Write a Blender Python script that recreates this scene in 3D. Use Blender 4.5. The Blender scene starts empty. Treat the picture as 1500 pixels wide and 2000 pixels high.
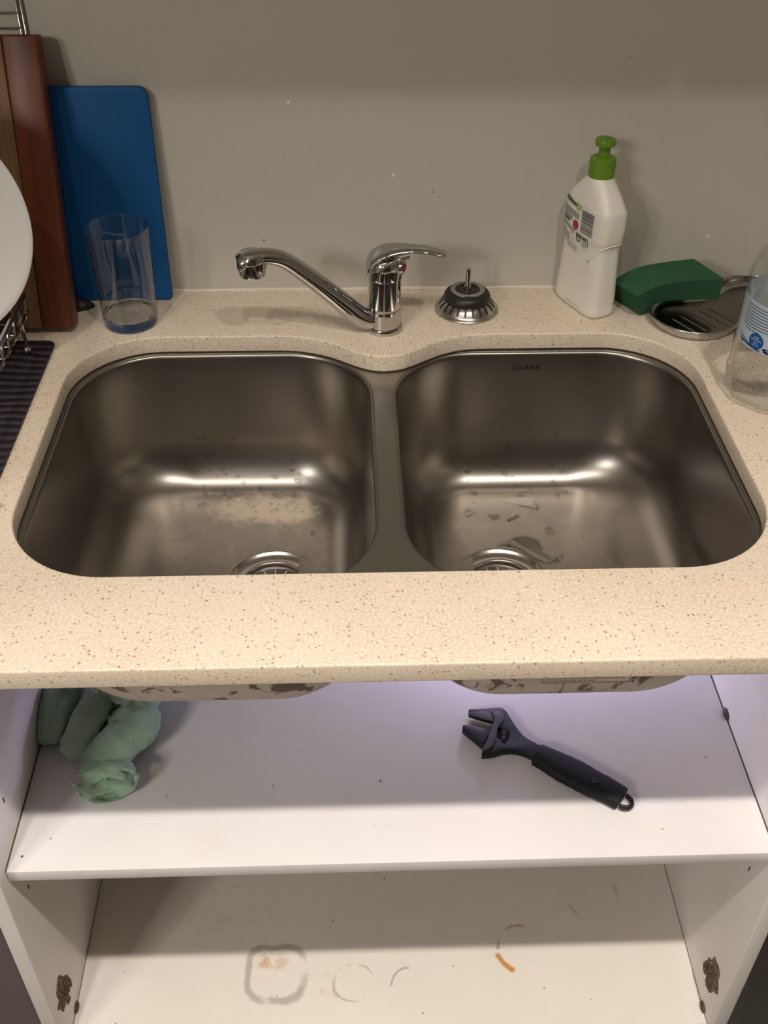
import bpy, bmesh, math, random
from mathutils import Vector, Matrix
from math import sin, cos, pi, radians, sqrt

# ------------------------------------------------------------------ camera
S = bpy.context.scene
COL = S.collection
CP = Vector((-0.019920, -0.532389, 0.579303))
PITCH, YAW, ROLL, FPX = 0.682593, -0.0370942, 0.0078554, 2049.08
_fwd = Vector((-sin(YAW)*cos(PITCH), cos(YAW)*cos(PITCH), -sin(PITCH)))
_r0 = Vector((cos(YAW), sin(YAW), 0)); _u0 = _r0.cross(_fwd)
_right = _r0*cos(ROLL) + _u0*sin(ROLL); _up = -_r0*sin(ROLL) + _u0*cos(ROLL)
cam_d = bpy.data.cameras.new('camera'); cam = bpy.data.objects.new('camera', cam_d); COL.objects.link(cam)
cam_d.sensor_fit = 'VERTICAL'; cam_d.sensor_height = 24.0; cam_d.lens = 24.0*FPX/2000.0
cam_d.clip_start = 0.02
cam.matrix_world = Matrix(((_right.x, _up.x, -_fwd.x, CP.x), (_right.y, _up.y, -_fwd.y, CP.y),
                           (_right.z, _up.z, -_fwd.z, CP.z), (0, 0, 0, 1)))
S.camera = cam

# ------------------------------------------------------------------ world, lights, exposure
S.view_settings.view_transform = 'Standard'; S.view_settings.look = 'None'
S.view_settings.gamma = 1.0; S.view_settings.use_curve_mapping = False
S.view_settings.exposure = 0.0
W = bpy.data.worlds.new('world'); S.world = W; W.use_nodes = True
W.node_tree.nodes['Background'].inputs[0].default_value = (0.9, 0.88, 0.9, 1)
W.node_tree.nodes['Background'].inputs[1].default_value = 0.05

def area(name, loc, power, color, size, rot=(0, 0, 0), spread=180, shape='DISK', size_y=None):
    d = bpy.data.lights.new(name, 'AREA'); d.shape = shape; d.size = size
    if size_y: d.size_y = size_y
    d.energy = power; d.color = color; d.spread = radians(spread)
    o = bpy.data.objects.new(name, d); o.location = loc; o.rotation_euler = rot; COL.objects.link(o)
    return o
CEIL = 1.52
DL = ((0.37, -0.50, 6.5), (-0.05, -0.52, 2.9), (-0.45, -0.50, 3.6))
for x_, y_, w_ in DL:
    area('downlight_beam', (x_, y_, CEIL-0.012), w_, (1.0, 0.92, 0.83), 0.055, spread=92)
area('room_lamp_beam', (-1.25, -1.50, 1.05), 27.0, (1.0, 0.95, 0.89), 0.45, rot=(radians(68), 0, radians(-32)), spread=160)
pl_ = bpy.data.lights.new('torch_beam', 'POINT'); pl_.energy = 2.0; pl_.color = (0.66, 0.63, 1.0); pl_.shadow_soft_size = 0.02
po_ = bpy.data.objects.new('torch_beam', pl_); po_.location = (0.17, 0.48, -0.215); COL.objects.link(po_)

# ------------------------------------------------------------------ helpers
def on(px, py, axis, val):
    """point of the photograph (1500x2000) carried onto the plane axis=val"""
    d = _fwd + _right*((px-750)/FPX) - _up*((py-1000)/FPX)
    return CP + d*((val-CP[axis])/d[axis])

def tag(o, label=None, cat=None, group=None, kind=None):
    if label: o['label'] = label
    if cat: o['category'] = cat
    if group: o['group'] = group
    if kind: o['kind'] = kind
    return o
def empty(name, loc=(0, 0, 0), rot=(0, 0, 0)):
    o = bpy.data.objects.new(name, None); o.location = loc; o.rotation_euler = rot
    o.empty_display_size = 0.02; COL.objects.link(o); return o
def link(name, me, m, parent=None, smooth=True, loc=None, rot=None):
    o = bpy.data.objects.new(name, me); COL.objects.link(o)
    if m is not None and len(me.materials) == 0: me.materials.append(m)
    if smooth:
        for p in me.polygons: p.use_smooth = True
    if parent: o.parent = parent
    if loc is not None: o.location = loc
    if rot is not None: o.rotation_euler = rot
    return o
def bmobj(name, bm, m, parent=None, smooth=True, **k):
    me = bpy.data.meshes.new(name); bmesh.ops.recalc_face_normals(bm, faces=bm.faces[:]); bm.to_mesh(me); bm.free()
    return link(name, me, m, parent, smooth, **k)
def sharp(o, ang=35):
    me = o.data
    bm = bmesh.new(); bm.from_mesh(me)
    for e in bm.edges:
        if len(e.link_faces) == 2 and e.calc_face_angle(0) > radians(ang): e.smooth = False
    bm.to_mesh(me); bm.free(); return o
def add_box(bm, lo, hi, bev=0.0, seg=2):
    r = bmesh.ops.create_cube(bm, size=1.0); vs = r['verts']
    for v in vs:
        v.co = Vector([lo[i] + (v.co[i]+0.5)*(hi[i]-lo[i]) for i in range(3)])
    if bev:
        es = list({e for v in vs for e in v.link_edges})
        bmesh.ops.bevel(bm, geom=es, offset=bev, segments=seg, profile=0.5, affect='EDGES')
def box(name, lo, hi, m, parent=None, bev=0.0, smooth=False, seg=2):
    bm = bmesh.new(); add_box(bm, lo, hi, bev, seg)
    o = bmobj(name, bm, m, parent, smooth=bev > 0)
    if bev: sharp(o, 50)
    return o
def add_loft(bm, rings, cap0=True, cap1=True, closed=True):
    vv = [[bm.verts.new(p) for p in r] for r in rings]
    n = len(rings[0])
    for a, b in zip(vv[:-1], vv[1:]):
        for i in range(n if closed else n-1):
            j = (i+1) % n
            bm.faces.new((a[i], a[j], b[j], b[i]))
    if cap0: bm.faces.new(vv[0][::-1])
    if cap1: bm.faces.new(vv[-1])
    return vv
def circ(r, z, n=48, c=(0, 0)):
    return [Vector((c[0]+r*cos(2*pi*i/n), c[1]+r*sin(2*pi*i/n), z)) for i in range(n)]
def add_lathe(bm, prof, n=48, cap0=True, cap1=True):
    add_loft(bm, [circ(max(r, 1e-5), z, n) for r, z in prof], cap0, cap1)
def lathe(name, prof, m, parent=None, n=48, cap0=True, cap1=True, ang=35, **k):
    bm = bmesh.new(); add_lathe(bm, prof, n, cap0, cap1)
    return sharp(bmobj(name, bm, m, parent, **k), ang)
def smooth_path(pts, k=8):
    P = [Vector(p) for p in pts]; out = []
    for i in range(len(P)-1):
        a = P[max(i-1, 0)]; b = P[i]; c = P[i+1]; d = P[min(i+2, len(P)-1)]
        for s in range(k):
            t = s/k
            out.append(0.5*((2*b) + (c-a)*t + (2*a-5*b+4*c-d)*t*t + (3*b-a-3*c+d)*t**3))
    out.append(P[-1]); return out
def add_sweep(bm, pts, rad, n=10, up=Vector((0, 0, 1)), cap=True):
    """rad: float or list of (ra, rb) half axes along (side, up)"""
    N = len(pts); rings = []
    for i, p in enumerate(pts):
        t = (pts[min(i+1, N-1)] - pts[max(i-1, 0)]).normalized()
        s = t.cross(up)
        if s.length < 1e-4: s = t.cross(Vector((1, 0, 0)))
        s.normalize(); u = s.cross(t).normalized()
        r = rad[i] if isinstance(rad, list) else rad
        ra, rb = r if isinstance(r, tuple) else (r, r)
        rings.append([p + s*(ra*cos(2*pi*j/n)) + u*(rb*sin(2*pi*j/n)) for j in range(n)])
    add_loft(bm, rings, cap, cap)
def wire(bm, pts, r, n=8, k=0, up=Vector((0, 0, 1))):
    P = [Vector(p) for p in pts]
    if k: P = smooth_path(P, k)
    add_sweep(bm, P, r, n, up)
def lerp(a, b, t): return a + (b-a)*t
def interp(tab, x):
    if x <= tab[0][0]: return tab[0][1:]
    for a, b in zip(tab[:-1], tab[1:]):
        if x <= b[0]:
            t = (x-a[0])/(b[0]-a[0]); return tuple(lerp(p, q, t) for p, q in zip(a[1:], b[1:]))
    return tab[-1][1:]
def curve_fill(name, outers, half, bev, m, parent=None, res=2, z=0.0):
    """2D outlines (first outer, rest holes), filled, extruded +-half, rounded edges"""
    cu = bpy.data.curves.new(name, 'CURVE'); cu.dimensions = '2D'; cu.fill_mode = 'BOTH'
    cu.extrude = max(half-bev, 0); cu.bevel_depth = bev; cu.bevel_resolution = res; cu.offset = -bev
    for pts in outers:
        sp = cu.splines.new('POLY'); sp.points.add(len(pts)-1); sp.use_cyclic_u = True
        for q, p in zip(sp.points, pts): q.co = (p[0], p[1], 0, 1)
    t = bpy.data.objects.new('tmp', cu); COL.objects.link(t)
    dg = bpy.context.evaluated_depsgraph_get()
    me = bpy.data.meshes.new_from_object(t.evaluated_get(dg)); me.name = name
    bpy.data.objects.remove(t); bpy.data.curves.remove(cu)
    bm = bmesh.new(); bm.from_mesh(me)
    bmesh.ops.remove_doubles(bm, verts=bm.verts[:], dist=1e-5)
    for v in bm.verts: v.co.z += z
    bm.to_mesh(me); bm.free()
    me.materials.clear()
    return sharp(link(name, me, m, parent), 40)
def text_mesh(name, s, size, m, parent=None, ext=0.0001, mat=None, align='CENTER'):
    cu = bpy.data.curves.new(name, 'FONT'); cu.body = s; cu.size = size; cu.extrude = ext
    cu.align_x = align; cu.align_y = 'CENTER'; cu.resolution_u = 3
    t = bpy.data.objects.new('tmp', cu); COL.objects.link(t)
    dg = bpy.context.evaluated_depsgraph_get()
    me = bpy.data.meshes.new_from_object(t.evaluated_get(dg)); me.name = name
    bpy.data.objects.remove(t); bpy.data.curves.remove(cu); me.materials.clear()
    o = link(name, me, m, parent, smooth=False)
    return o
def basis(origin, ex, ey):
    ex = Vector(ex).normalized(); ey = Vector(ey); ez = ex.cross(ey).normalized(); ey = ez.cross(ex)
    return Matrix(((ex.x, ey.x, ez.x, origin[0]), (ex.y, ey.y, ez.y, origin[1]), (ex.z, ey.z, ez.z, origin[2]), (0, 0, 0, 1)))

# ------------------------------------------------------------------ materials
class NT:
    def __init__(s, name):
        s.m = bpy.data.materials.new(name); s.m.use_nodes = True; s.t = s.m.node_tree; s.n = s.t.nodes
        s.b = s.n['Principled BSDF']; s.obj = s.n.new('ShaderNodeTexCoord').outputs['Object']
    def link(s, a, b): s.t.links.new(a, b)
    def val(s, x, sock):
        if hasattr(x, 'is_output') or isinstance(x, bpy.types.NodeSocket): s.link(x, sock)
        else:
            try: sock.default_value = x
            except Exception: sock.default_value = (*x, 1) if len(x) == 3 else x
    def set(s, **k):
        names = dict(color='Base Color', rough='Roughness', metal='Metallic', spec='Specular IOR Level', trans='Transmission Weight',
                     ior='IOR', coat='Coat Weight', coatr='Coat Roughness', aniso='Anisotropic', anisor='Anisotropic Rotation', normal='Normal',
                     sheen='Sheen Weight', alpha='Alpha', sss='Subsurface Weight', sssr='Subsurface Scale')
        for a, v in k.items(): s.val(v if not isinstance(v, tuple) or len(v) != 3 else (*v, 1), s.b.inputs[names[a]])
        return s
    def noise(s, scale, detail=3, rough=0.5, vec=None, dist=0.0, out='Fac'):
        n = s.n.new('ShaderNodeTexNoise'); n.inputs['Scale'].default_value = scale; n.inputs['Detail'].default_value = detail
        n.inputs['Roughness'].default_value = rough; n.inputs['Distortion'].default_value = dist
        s.link(vec or s.obj, n.inputs['Vector']); return n.outputs[out]
    def voro(s, scale, vec=None, feature='F1', out='Distance', rnd=1.0):
        n = s.n.new('ShaderNodeTexVoronoi'); n.feature = feature; n.inputs['Scale'].default_value = scale
        n.inputs['Randomness'].default_value = rnd
        s.link(vec or s.obj, n.inputs['Vector']); return n.outputs[out]
    def mapping(s, scale=(1, 1, 1), loc=(0, 0, 0), rot=(0, 0, 0), vec=None):
        n = s.n.new('ShaderNodeMapping'); n.inputs['Scale'].default_value = scale; n.inputs['Location'].default_value = loc
        n.inputs['Rotation'].default_value = rot; s.link(vec or s.obj, n.inputs['Vector']); return n.outputs[0]
    def math(s, op, a, b=0.0, c=0.0, clamp=False):
        n = s.n.new('ShaderNodeMath'); n.operation = op; n.use_clamp = clamp
        for i, x in enumerate((a, b, c)): s.val(x, n.inputs[i])
        return n.outputs[0]
    def ramp(s, x, a, b, lo=0.0, hi=1.0):
        n = s.n.new('ShaderNodeMapRange'); n.clamp = True; n.interpolation_type = 'SMOOTHSTEP'
        s.val(x, n.inputs['Value']); n.inputs['From Min'].default_value = a; n.inputs['From Max'].default_value = b
        n.inputs['To Min'].default_value = lo; n.inputs['To Max'].default_value = hi; return n.outputs[0]
    def mix(s, f, a, b):
        n = s.n.new('ShaderNodeMix'); n.data_type = 'RGBA'; s.val(f, n.inputs[0])
        s.val((*a, 1) if isinstance(a, tuple) and len(a) == 3 else a, n.inputs[6])
        s.val((*b, 1) if isinstance(b, tuple) and len(b) == 3 else b, n.inputs[7]); return n.outputs[2]
    def bump(s, h, strength=0.2, dist=0.001):
        n = s.n.new('ShaderNodeBump'); n.inputs['Strength'].default_value = strength; n.inputs['Distance'].default_value = dist
        s.link(h, n.inputs['Height']); s.link(n.outputs[0], s.b.inputs['Normal']); return s
    def sep(s):
        n = s.n.new('ShaderNodeSeparateXYZ'); s.link(s.obj, n.inputs[0]); return n.outputs
def plain(name, color, rough=0.5, **k):
    return NT(name).set(color=color, rough=rough, **k).m

# counter stone
t = NT('speckled_stone')
wv = t.mapping((1, 1.0, 1)); nz = t.noise(350, 2, 0.6, out='Color')
mx = t.n.new('ShaderNodeVectorMath'); mx.operation = 'MULTIPLY_ADD'; t.link(nz, mx.inputs[0]); mx.inputs[1].default_value = (0.004,)*3; t.link(t.obj, mx.inputs[2])
vd = mx.outputs[0]
c0 = t.mix(t.ramp(t.noise(9, 3), .35, .65), (0.645, 0.52, 0.39), (0.705, 0.59, 0.46))
c0 = t.mix(t.ramp(t.noise(420, 2, .6), .35, .7), c0, (0.80, 0.69, 0.56))
d1 = t.voro(230, vd); k1 = t.voro(230, vd, out='Color')
s1 = t.n.new('ShaderNodeSeparateColor'); t.link(k1, s1.inputs[0])
m1 = t.math('MULTIPLY', t.ramp(d1, .17, .30, 1, 0), t.ramp(s1.outputs[0], .50, .62))
c1 = t.mix(t.math('MULTIPLY', m1, .75), c0, t.mix(s1.outputs[1], (0.22, 0.13, 0.08), (0.36, 0.27, 0.18)))
v2 = t.mapping((1, 1, 1), (3.1, 1.7, .3), vec=vd)
d2 = t.voro(480, v2); k2 = t.voro(480, v2, out='Color'); s2 = t.n.new('ShaderNodeSeparateColor'); t.link(k2, s2.inputs[0])
m2 = t.math('MULTIPLY', t.ramp(d2, .2, .4, 1, 0), t.ramp(s2.outputs[0], .6, .8))
c2 = t.mix(t.math('MULTIPLY', m2, .55), c1, t.mix(t.ramp(s2.outputs[1], .45, .55), (0.42, 0.30, 0.20), (0.95, 0.88, 0.78)))
# coffee-coloured mark by the left rim
sx = t.sep()
dx = t.math('SUBTRACT', sx[0], -0.331); dy = t.math('SUBTRACT', sx[1], 0.196)
dd = t.math('SQRT', t.math('ADD', t.math('MULTIPLY', dx, dx), t.math('MULTIPLY', dy, dy)))
mk = t.ramp(t.math('ADD', dd, t.math('MULTIPLY', t.noise(260, 3), .008)), .0065, .010, .75, 0)
c2 = t.mix(mk, c2, (0.42, 0.24, 0.09))
t.set(color=c2, rough=t.ramp(t.noise(60, 3), .3, .7, .30, .42), spec=0.45).bump(t.noise(900, 2), .05, .0005)
M_stone = t.m

# painted glass splashback
t = NT('splashback_glass')
cc = t.mix(t.ramp(t.noise(2.5, 2), .3, .7), (0.515, 0.492, 0.425), (0.520, 0.495, 0.428))
for (x, z, r, col) in ((0.2728, 0.2605, .0009, (0.03, .02, .02)), (0.0737, 0.1177, .001, (.12, .1, .07)), (0.080, 0.112, .0008, (.12, .1, .07)),
                       (0.0294, 0.1373, .0015, (.8, .8, .75)), (-0.0822, 0.2168, .0015, (.85, .85, .8)), (0.012, 0.120, .001, (.7, .7, .65)),
                       (-0.118, 0.062, .0012, (.12, .1, .07)), (-0.09, 0.16, .0008, (.2, .17, .12)), (.395, .063, .002, (.7, .7, .65)), (.30, .20, .0008, (.15, .1, .1))):
    s_ = t.sep(); a = t.math('SUBTRACT', s_[0], x); b = t.math('SUBTRACT', s_[2], z)
    d = t.math('SQRT', t.math('ADD', t.math('MULTIPLY', a, a), t.math('MULTIPLY', b, b)))
    cc = t.mix(t.ramp(t.math('ADD', d, t.math('MULTIPLY', t.noise(700, 1), .0012)), r, r*1.5+.0004, 1, 0), cc, col)
t.set(color=cc, rough=.28, spec=0.4)
M_wall = t.m

# steels
def steel(name, col, rough, aniso=0.0, spots=False, water=False):
    t = NT(name)
    c = t.mix(t.ramp(t.noise(6, 1, .4), .2, .8), col, tuple(x*0.93 for x in col))
    r = t.ramp(t.noise(7, 1), .2, .8, rough-.012, rough+.012)
    if spots:   # lime scale film on the bowl floor
        z = t.sep()
        fl = t.ramp(z[2], -.168, -.160, 1, 0)     # object origin is 20 mm below the worktop
        film = t.math('MULTIPLY', t.ramp(t.noise(26, 6, .65, dist=.6), .50, .62), fl)
        if spots > 1:
            a = t.math('MULTIPLY', t.math('SUBTRACT', z[0], -.140), 1.0/.066); b = t.math('MULTIPLY', t.math('SUBTRACT', z[1], .128), 1.0/.030)
            e = t.math('ADD', t.math('MULTIPLY', a, a), t.math('MULTIPLY', b, b))
            lp = t.ramp(t.math('ADD', e, t.math('MULTIPLY', t.math('SUBTRACT', t.noise(45, 5, .7), .5), 3.0)), .1, 1.2, 1, 0)
            film = t.math('MAXIMUM', t.math('MULTIPLY', film, .16), t.math('MULTIPLY', lp, fl))
        else: film = t.math('MULTIPLY', film, .12)
        c = t.mix(t.math('MULTIPLY', film, .9), c, (0.66, 0.54, 0.42))
        r = t.math('ADD', r, t.math('MULTIPLY', film, .18))
        t.link(t.math('SUBTRACT', 1.0, t.math('MULTIPLY', film, .8)), t.b.inputs['Metallic'])
    else: t.set(metal=1.0)
    t.set(color=c, rough=r, aniso=aniso)
    t.bump(t.noise(20, 1), .02, .0004)
    return t.m
M_bowl_l = steel('brushed_steel_left', (0.325, 0.298, 0.266), 0.335, spots=2)
M_bowl_r = steel('brushed_steel_right', (0.325, 0.298, 0.266), 0.33, spots=1)
M_steel = steel('satin_steel', (0.52, 0.48, 0.44), 0.255)
M_flange = steel('flange_steel', (0.42, 0.40, 0.36), 0.33)
t = NT('dirty_steel_underside')
c = t.mix(t.ramp(t.noise(36, 5, .6, dist=.9), .555, .61), (0.50, 0.44, 0.37), (0.12, 0.065, 0.045))
t.set(color=c, rough=.55, metal=0.15)
M_under = t.m
M_chrome = NT('chrome').set(color=(0.52, 0.51, 0.50), rough=0.09, metal=1.0).m
M_chrome_d = NT('chrome_dull').set(color=(0.50, 0.49, 0.47), rough=0.2, metal=1.0).m
M_rubber = plain('black_rubber', (0.012, 0.012, 0.012), 0.45)
M_black = plain('black_plastic', (0.02, 0.02, 0.022), 0.5)
M_red = plain('red_plastic', (0.24, 0.012, 0.010), 0.3)
M_seam = plain('dark_seam', (0.03, 0.02, 0.012), 0.7)
M_silicone = plain('white_silicone', (0.66, 0.60, 0.50), 0.45)

# cupboard board
def board(name, col, stains=(), speck=0.0, extra=None):
    t = NT(name)
    c = t.mix(t.ramp(t.noise(7, 4), .35, .7), col, tuple(x*0.955 for x in col))
    c = t.mix(t.ramp(t.noise(45, 5, .7), .60, .80, 0, .30), c, (0.52, 0.46, 0.40))
    if speck:
        v = t.voro(75); k = t.voro(75, out='Color'); s_ = t.n.new('ShaderNodeSeparateColor'); t.link(k, s_.inputs[0])
        m_ = t.math('MULTIPLY', t.ramp(t.math('ADD', v, t.math('MULTIPLY', t.noise(500, 2), .1)), .10, .18, 1, 0), t.ramp(s_.outputs[0], 1-speck, 1-speck*.7))
        c = t.mix(t.math('MULTIPLY', m_, .8), c, (0.17, 0.10, 0.06))
    for (x, y, r, w, colr, a, lo, thr, sq) in stains:
        s_ = t.sep()
        X = t.math('SUBTRACT', s_[0], x); Y = t.math('SUBTRACT', s_[1], y)
        if sq: d = t.math('POWER', t.math('ADD', t.math('POWER', t.math('ABSOLUTE', X), 3.2), t.math('POWER', t.math('ABSOLUTE', Y), 3.2)), 1/3.2)
        else: d = t.math('SQRT', t.math('ADD', t.math('MULTIPLY', X, X), t.math('MULTIPLY', Y, Y)))
        d = t.math('ADD', d, t.math('MULTIPLY', t.math('SUBTRACT', t.noise(40, 3), .5), .010 if r else .03))
        band = t.ramp(t.math('ABSOLUTE', t.math('SUBTRACT', d, r)), w*.25, w, 1, 0)
        br = t.ramp(t.noise(24 if r else 60, 5, .65, t.mapping(loc=(x*9, y*7, r*50)), dist=.5), thr, thr+.25)
        if lo is not None:      # keep only a sector round angle lo[0] +- lo[1]
            an = t.math('ARCTAN2', Y, X); df = t.math('ABSOLUTE', t.math('SUBTRACT', an, lo[0]))
            br = t.math('MULTIPLY', br, t.ramp(df, lo[1]*.7, lo[1], 1, 0))
        c = t.mix(t.math('MULTIPLY', t.math('MULTIPLY', band, br), a), c, colr)
    t.set(color=c, rough=t.ramp(t.noise(30, 3), .3, .7, .38, .5), spec=0.35)
    return t.m
BR = (0.36, 0.22, 0.10); OR = (0.55, 0.27, 0.07); GR = (0.42, 0.37, 0.31)
M_board = board('white_board', (0.80, 0.765, 0.74), speck=.03)
M_shelf = board('white_board_shelf', (0.77, 0.745, 0.745), stains=(
    (-0.163, 0.060, 0.0, 0.024, (0.70, 0.67, 0.61), .5, None, .36, 0), (-0.343, 0.06, 0, .018, GR, .4, None, .52, 0)), speck=.03)
M_floorboard = board('white_board_stained', (0.80, 0.745, 0.67), stains=(
    (-0.1225, 0.105, 0.034, .006, GR, .75, None, .25, 1), (-0.128, 0.118, 0, .024, (.62, .42, .26), .7, None, .42, 0), (-0.137, 0.118, 0, .010, OR, .7, None, .46, 0),
    (0.2788, 0.198, 0.033, .004, BR, .9, None, .46, 0), (0.270, 0.190, 0.042, .003, BR, .5, None, .52, 0),
    (0.180, 0.128, 0.030, .003, BR, .75, (2.6, 1.4), .30, 0), (0.180, 0.130, 0.032, .005, OR, 1.0, (-2.45, .55), .1, 0),
    (-0.0294, 0.0905, 0.024, .0022, GR, .7, None, .40, 0), (0.0383, 0.0854, 0.022, .0022, GR, .8, (2.6, 1.2), .2, 0),
    (-0.063, 0.095, 0, .020, (.62, .45, .28), .8, None, .50, 0), (-0.05, 0.075, 0, .010, OR, .7, None, .48, 0),
    (-0.20, 0.20, 0, .07, (.50, .38, .26), .35, None, .50, 0), (-0.33, 0.09, 0, .05, (.85, .82, .86), .3, None, .3, 0)), speck=.10)
M_grey_door = plain('grey_laminate', (0.12, 0.098, 0.105), 0.45)
M_black_door = plain('black_laminate', (0.006, 0.005, 0.006), 0.35)
M_paint = plain('room_paint', (0.55, 0.52, 0.47), 0.8)
M_paint_dark = plain('far_room_paint', (0.22, 0.20, 0.18), 0.8)
M_ceil = plain('ceiling_paint', (0.72, 0.70, 0.66), 0.85)
t = NT('floor_tile'); t.set(color=t.mix(t.ramp(t.noise(5, 4), .3, .7), (.20, .17, .14), (.26, .22, .18)), rough=.4); M_floor = t.m

# ------------------------------------------------------------------ room shell
X0, X1, YB, YW, ZF = -1.7, 1.7, -2.1, 0.6, -0.80
def struct(o): o['kind'] = 'structure'; return o
struct(box('wall_back', (X0, YW, ZF), (X1, YW+.1, CEIL), M_wall))
struct(box('wall_left', (X0-.1, YB, ZF), (X0, YW+.1, CEIL), M_paint))
struct(box('wall_right', (X1, YB, ZF), (X1+.1, YW+.1, CEIL), M_paint))
struct(box('wall_front', (X0-.1, YB-.1, ZF), (X1+.1, YB, CEIL), M_paint_dark))
struct(box('ceiling', (X0-.1, YB-.1, CEIL), (X1+.1, YW+.1, CEIL+.1), M_ceil))
struct(box('floor', (X0-.1, YB-.1, ZF-.1), (X1+.1, YW+.1, ZF), M_floor))
# silicone bead along the splashback
bm = bmesh.new()
P = [Vector((x, 0.5985, 0.0005+.0004*sin(x*40))) for x in [X0+.02+i*(X1-X0-.04)/160 for i in range(161)]]
add_sweep(bm, P, [(.0028+.0007*sin(i*1.9)+.0005*sin(i*.7), .0026) for i in range(161)], 8)
struct(bmobj('trim_1', bm, M_silicone))

# ------------------------------------------------------------------ sink geometry data
BL = dict(x0=-0.311, x1=-0.001, y0=0.104, y1=0.4845)
BRt = dict(x0=0.0265, x1=0.3405, y0=0.104, y1=0.4825)
RC = 0.088
def rrect(x0, x1, y0, y1, r, n=16):
    pts = []
    for (cx, cy, a0) in ((x1-r, y1-r, 0), (x0+r, y1-r, pi/2), (x0+r, y0+r, pi), (x1-r, y0+r, 3*pi/2)):
        for i in range(n+1):
            a = a0 + pi/2*i/n; pts.append((cx+r*cos(a), cy+r*sin(a)))
    return pts
def arc(cx, cy, r, a0, a1, n=16):
    return [(cx+r*cos(a0+(a1-a0)*i/n), cy+r*sin(a0+(a1-a0)*i/n)) for i in range(n+1)]
# cut-out: one opening for both bowls with a tongue at the back
cx0, cx1, cy0, cyb = -0.3165, 0.3455, 0.103, 0.4905
R1 = 0.092
cut = []
cut += arc(cx1-R1, cyb-R1-.001, R1, 0, pi/2)
tongue = smooth_path([(x, y, 0) for x, y in ((.135, .4895), (.105, .487), (.078, .476), (.050, .4565), (.034, .4475), (.0165, .4440),
                     (.001, .4465), (-.017, .4560), (-.045, .4755), (-.078, .4880), (-.110, .4905))], 5)
cut += [(p.x, p.y) for p in tongue]
cut += arc(cx0+R1, cyb-R1, R1, pi/2, pi)
cut += arc(cx0+R1, cy0+R1, R1, pi, 3*pi/2)
cut += arc(cx1-R1, cy0+R1, R1, 3*pi/2, 2*pi)
wt = curve_fill('countertop', [[(X0, 0.0), (X1, 0.0), (X1, 0.5999), (X0, 0.5999)], cut], 0.010, 0.0022, M_stone, z=-0.010)
tag(wt, 'beige speckled stone worktop with the double sink cut into it', 'worktop')

# ------------------------------------------------------------------ sink
sink = tag(empty('double_sink', (0.0165, 0.29, -0.02)), 'stainless steel undermount sink with two rounded bowls side by side', 'sink')
SO = Vector((0.0165, 0.29, -0.02))
def toloc(me, off):
    for v in me.vertices: v.co -= off
fl = curve_fill('flange', [rrect(-.340, .370, .078, .520, .10), rrect(BL['x0']-.004, BL['x1']+.004, BL['y0']-.004, BL['y1']+.004, RC+.004)[::-1],
                           rrect(BRt['x0']-.004, BRt['x1']+.004, BRt['y0']-.004, BRt['y1']+.004, RC+.004)[::-1]], 0.0006, 0.0001, M_flange, sink, res=0, z=-0.0212)
toloc(fl.data, SO)
sm = curve_fill('seam', [[(p[0]*1.0, p[1]) for p in rrect(-.337, .367, .081, .517, .097)], cut[::-1]], 0.0003, 0.0, M_seam, sink, res=0, z=-0.0203)
toloc(sm.data, SO)
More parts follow.
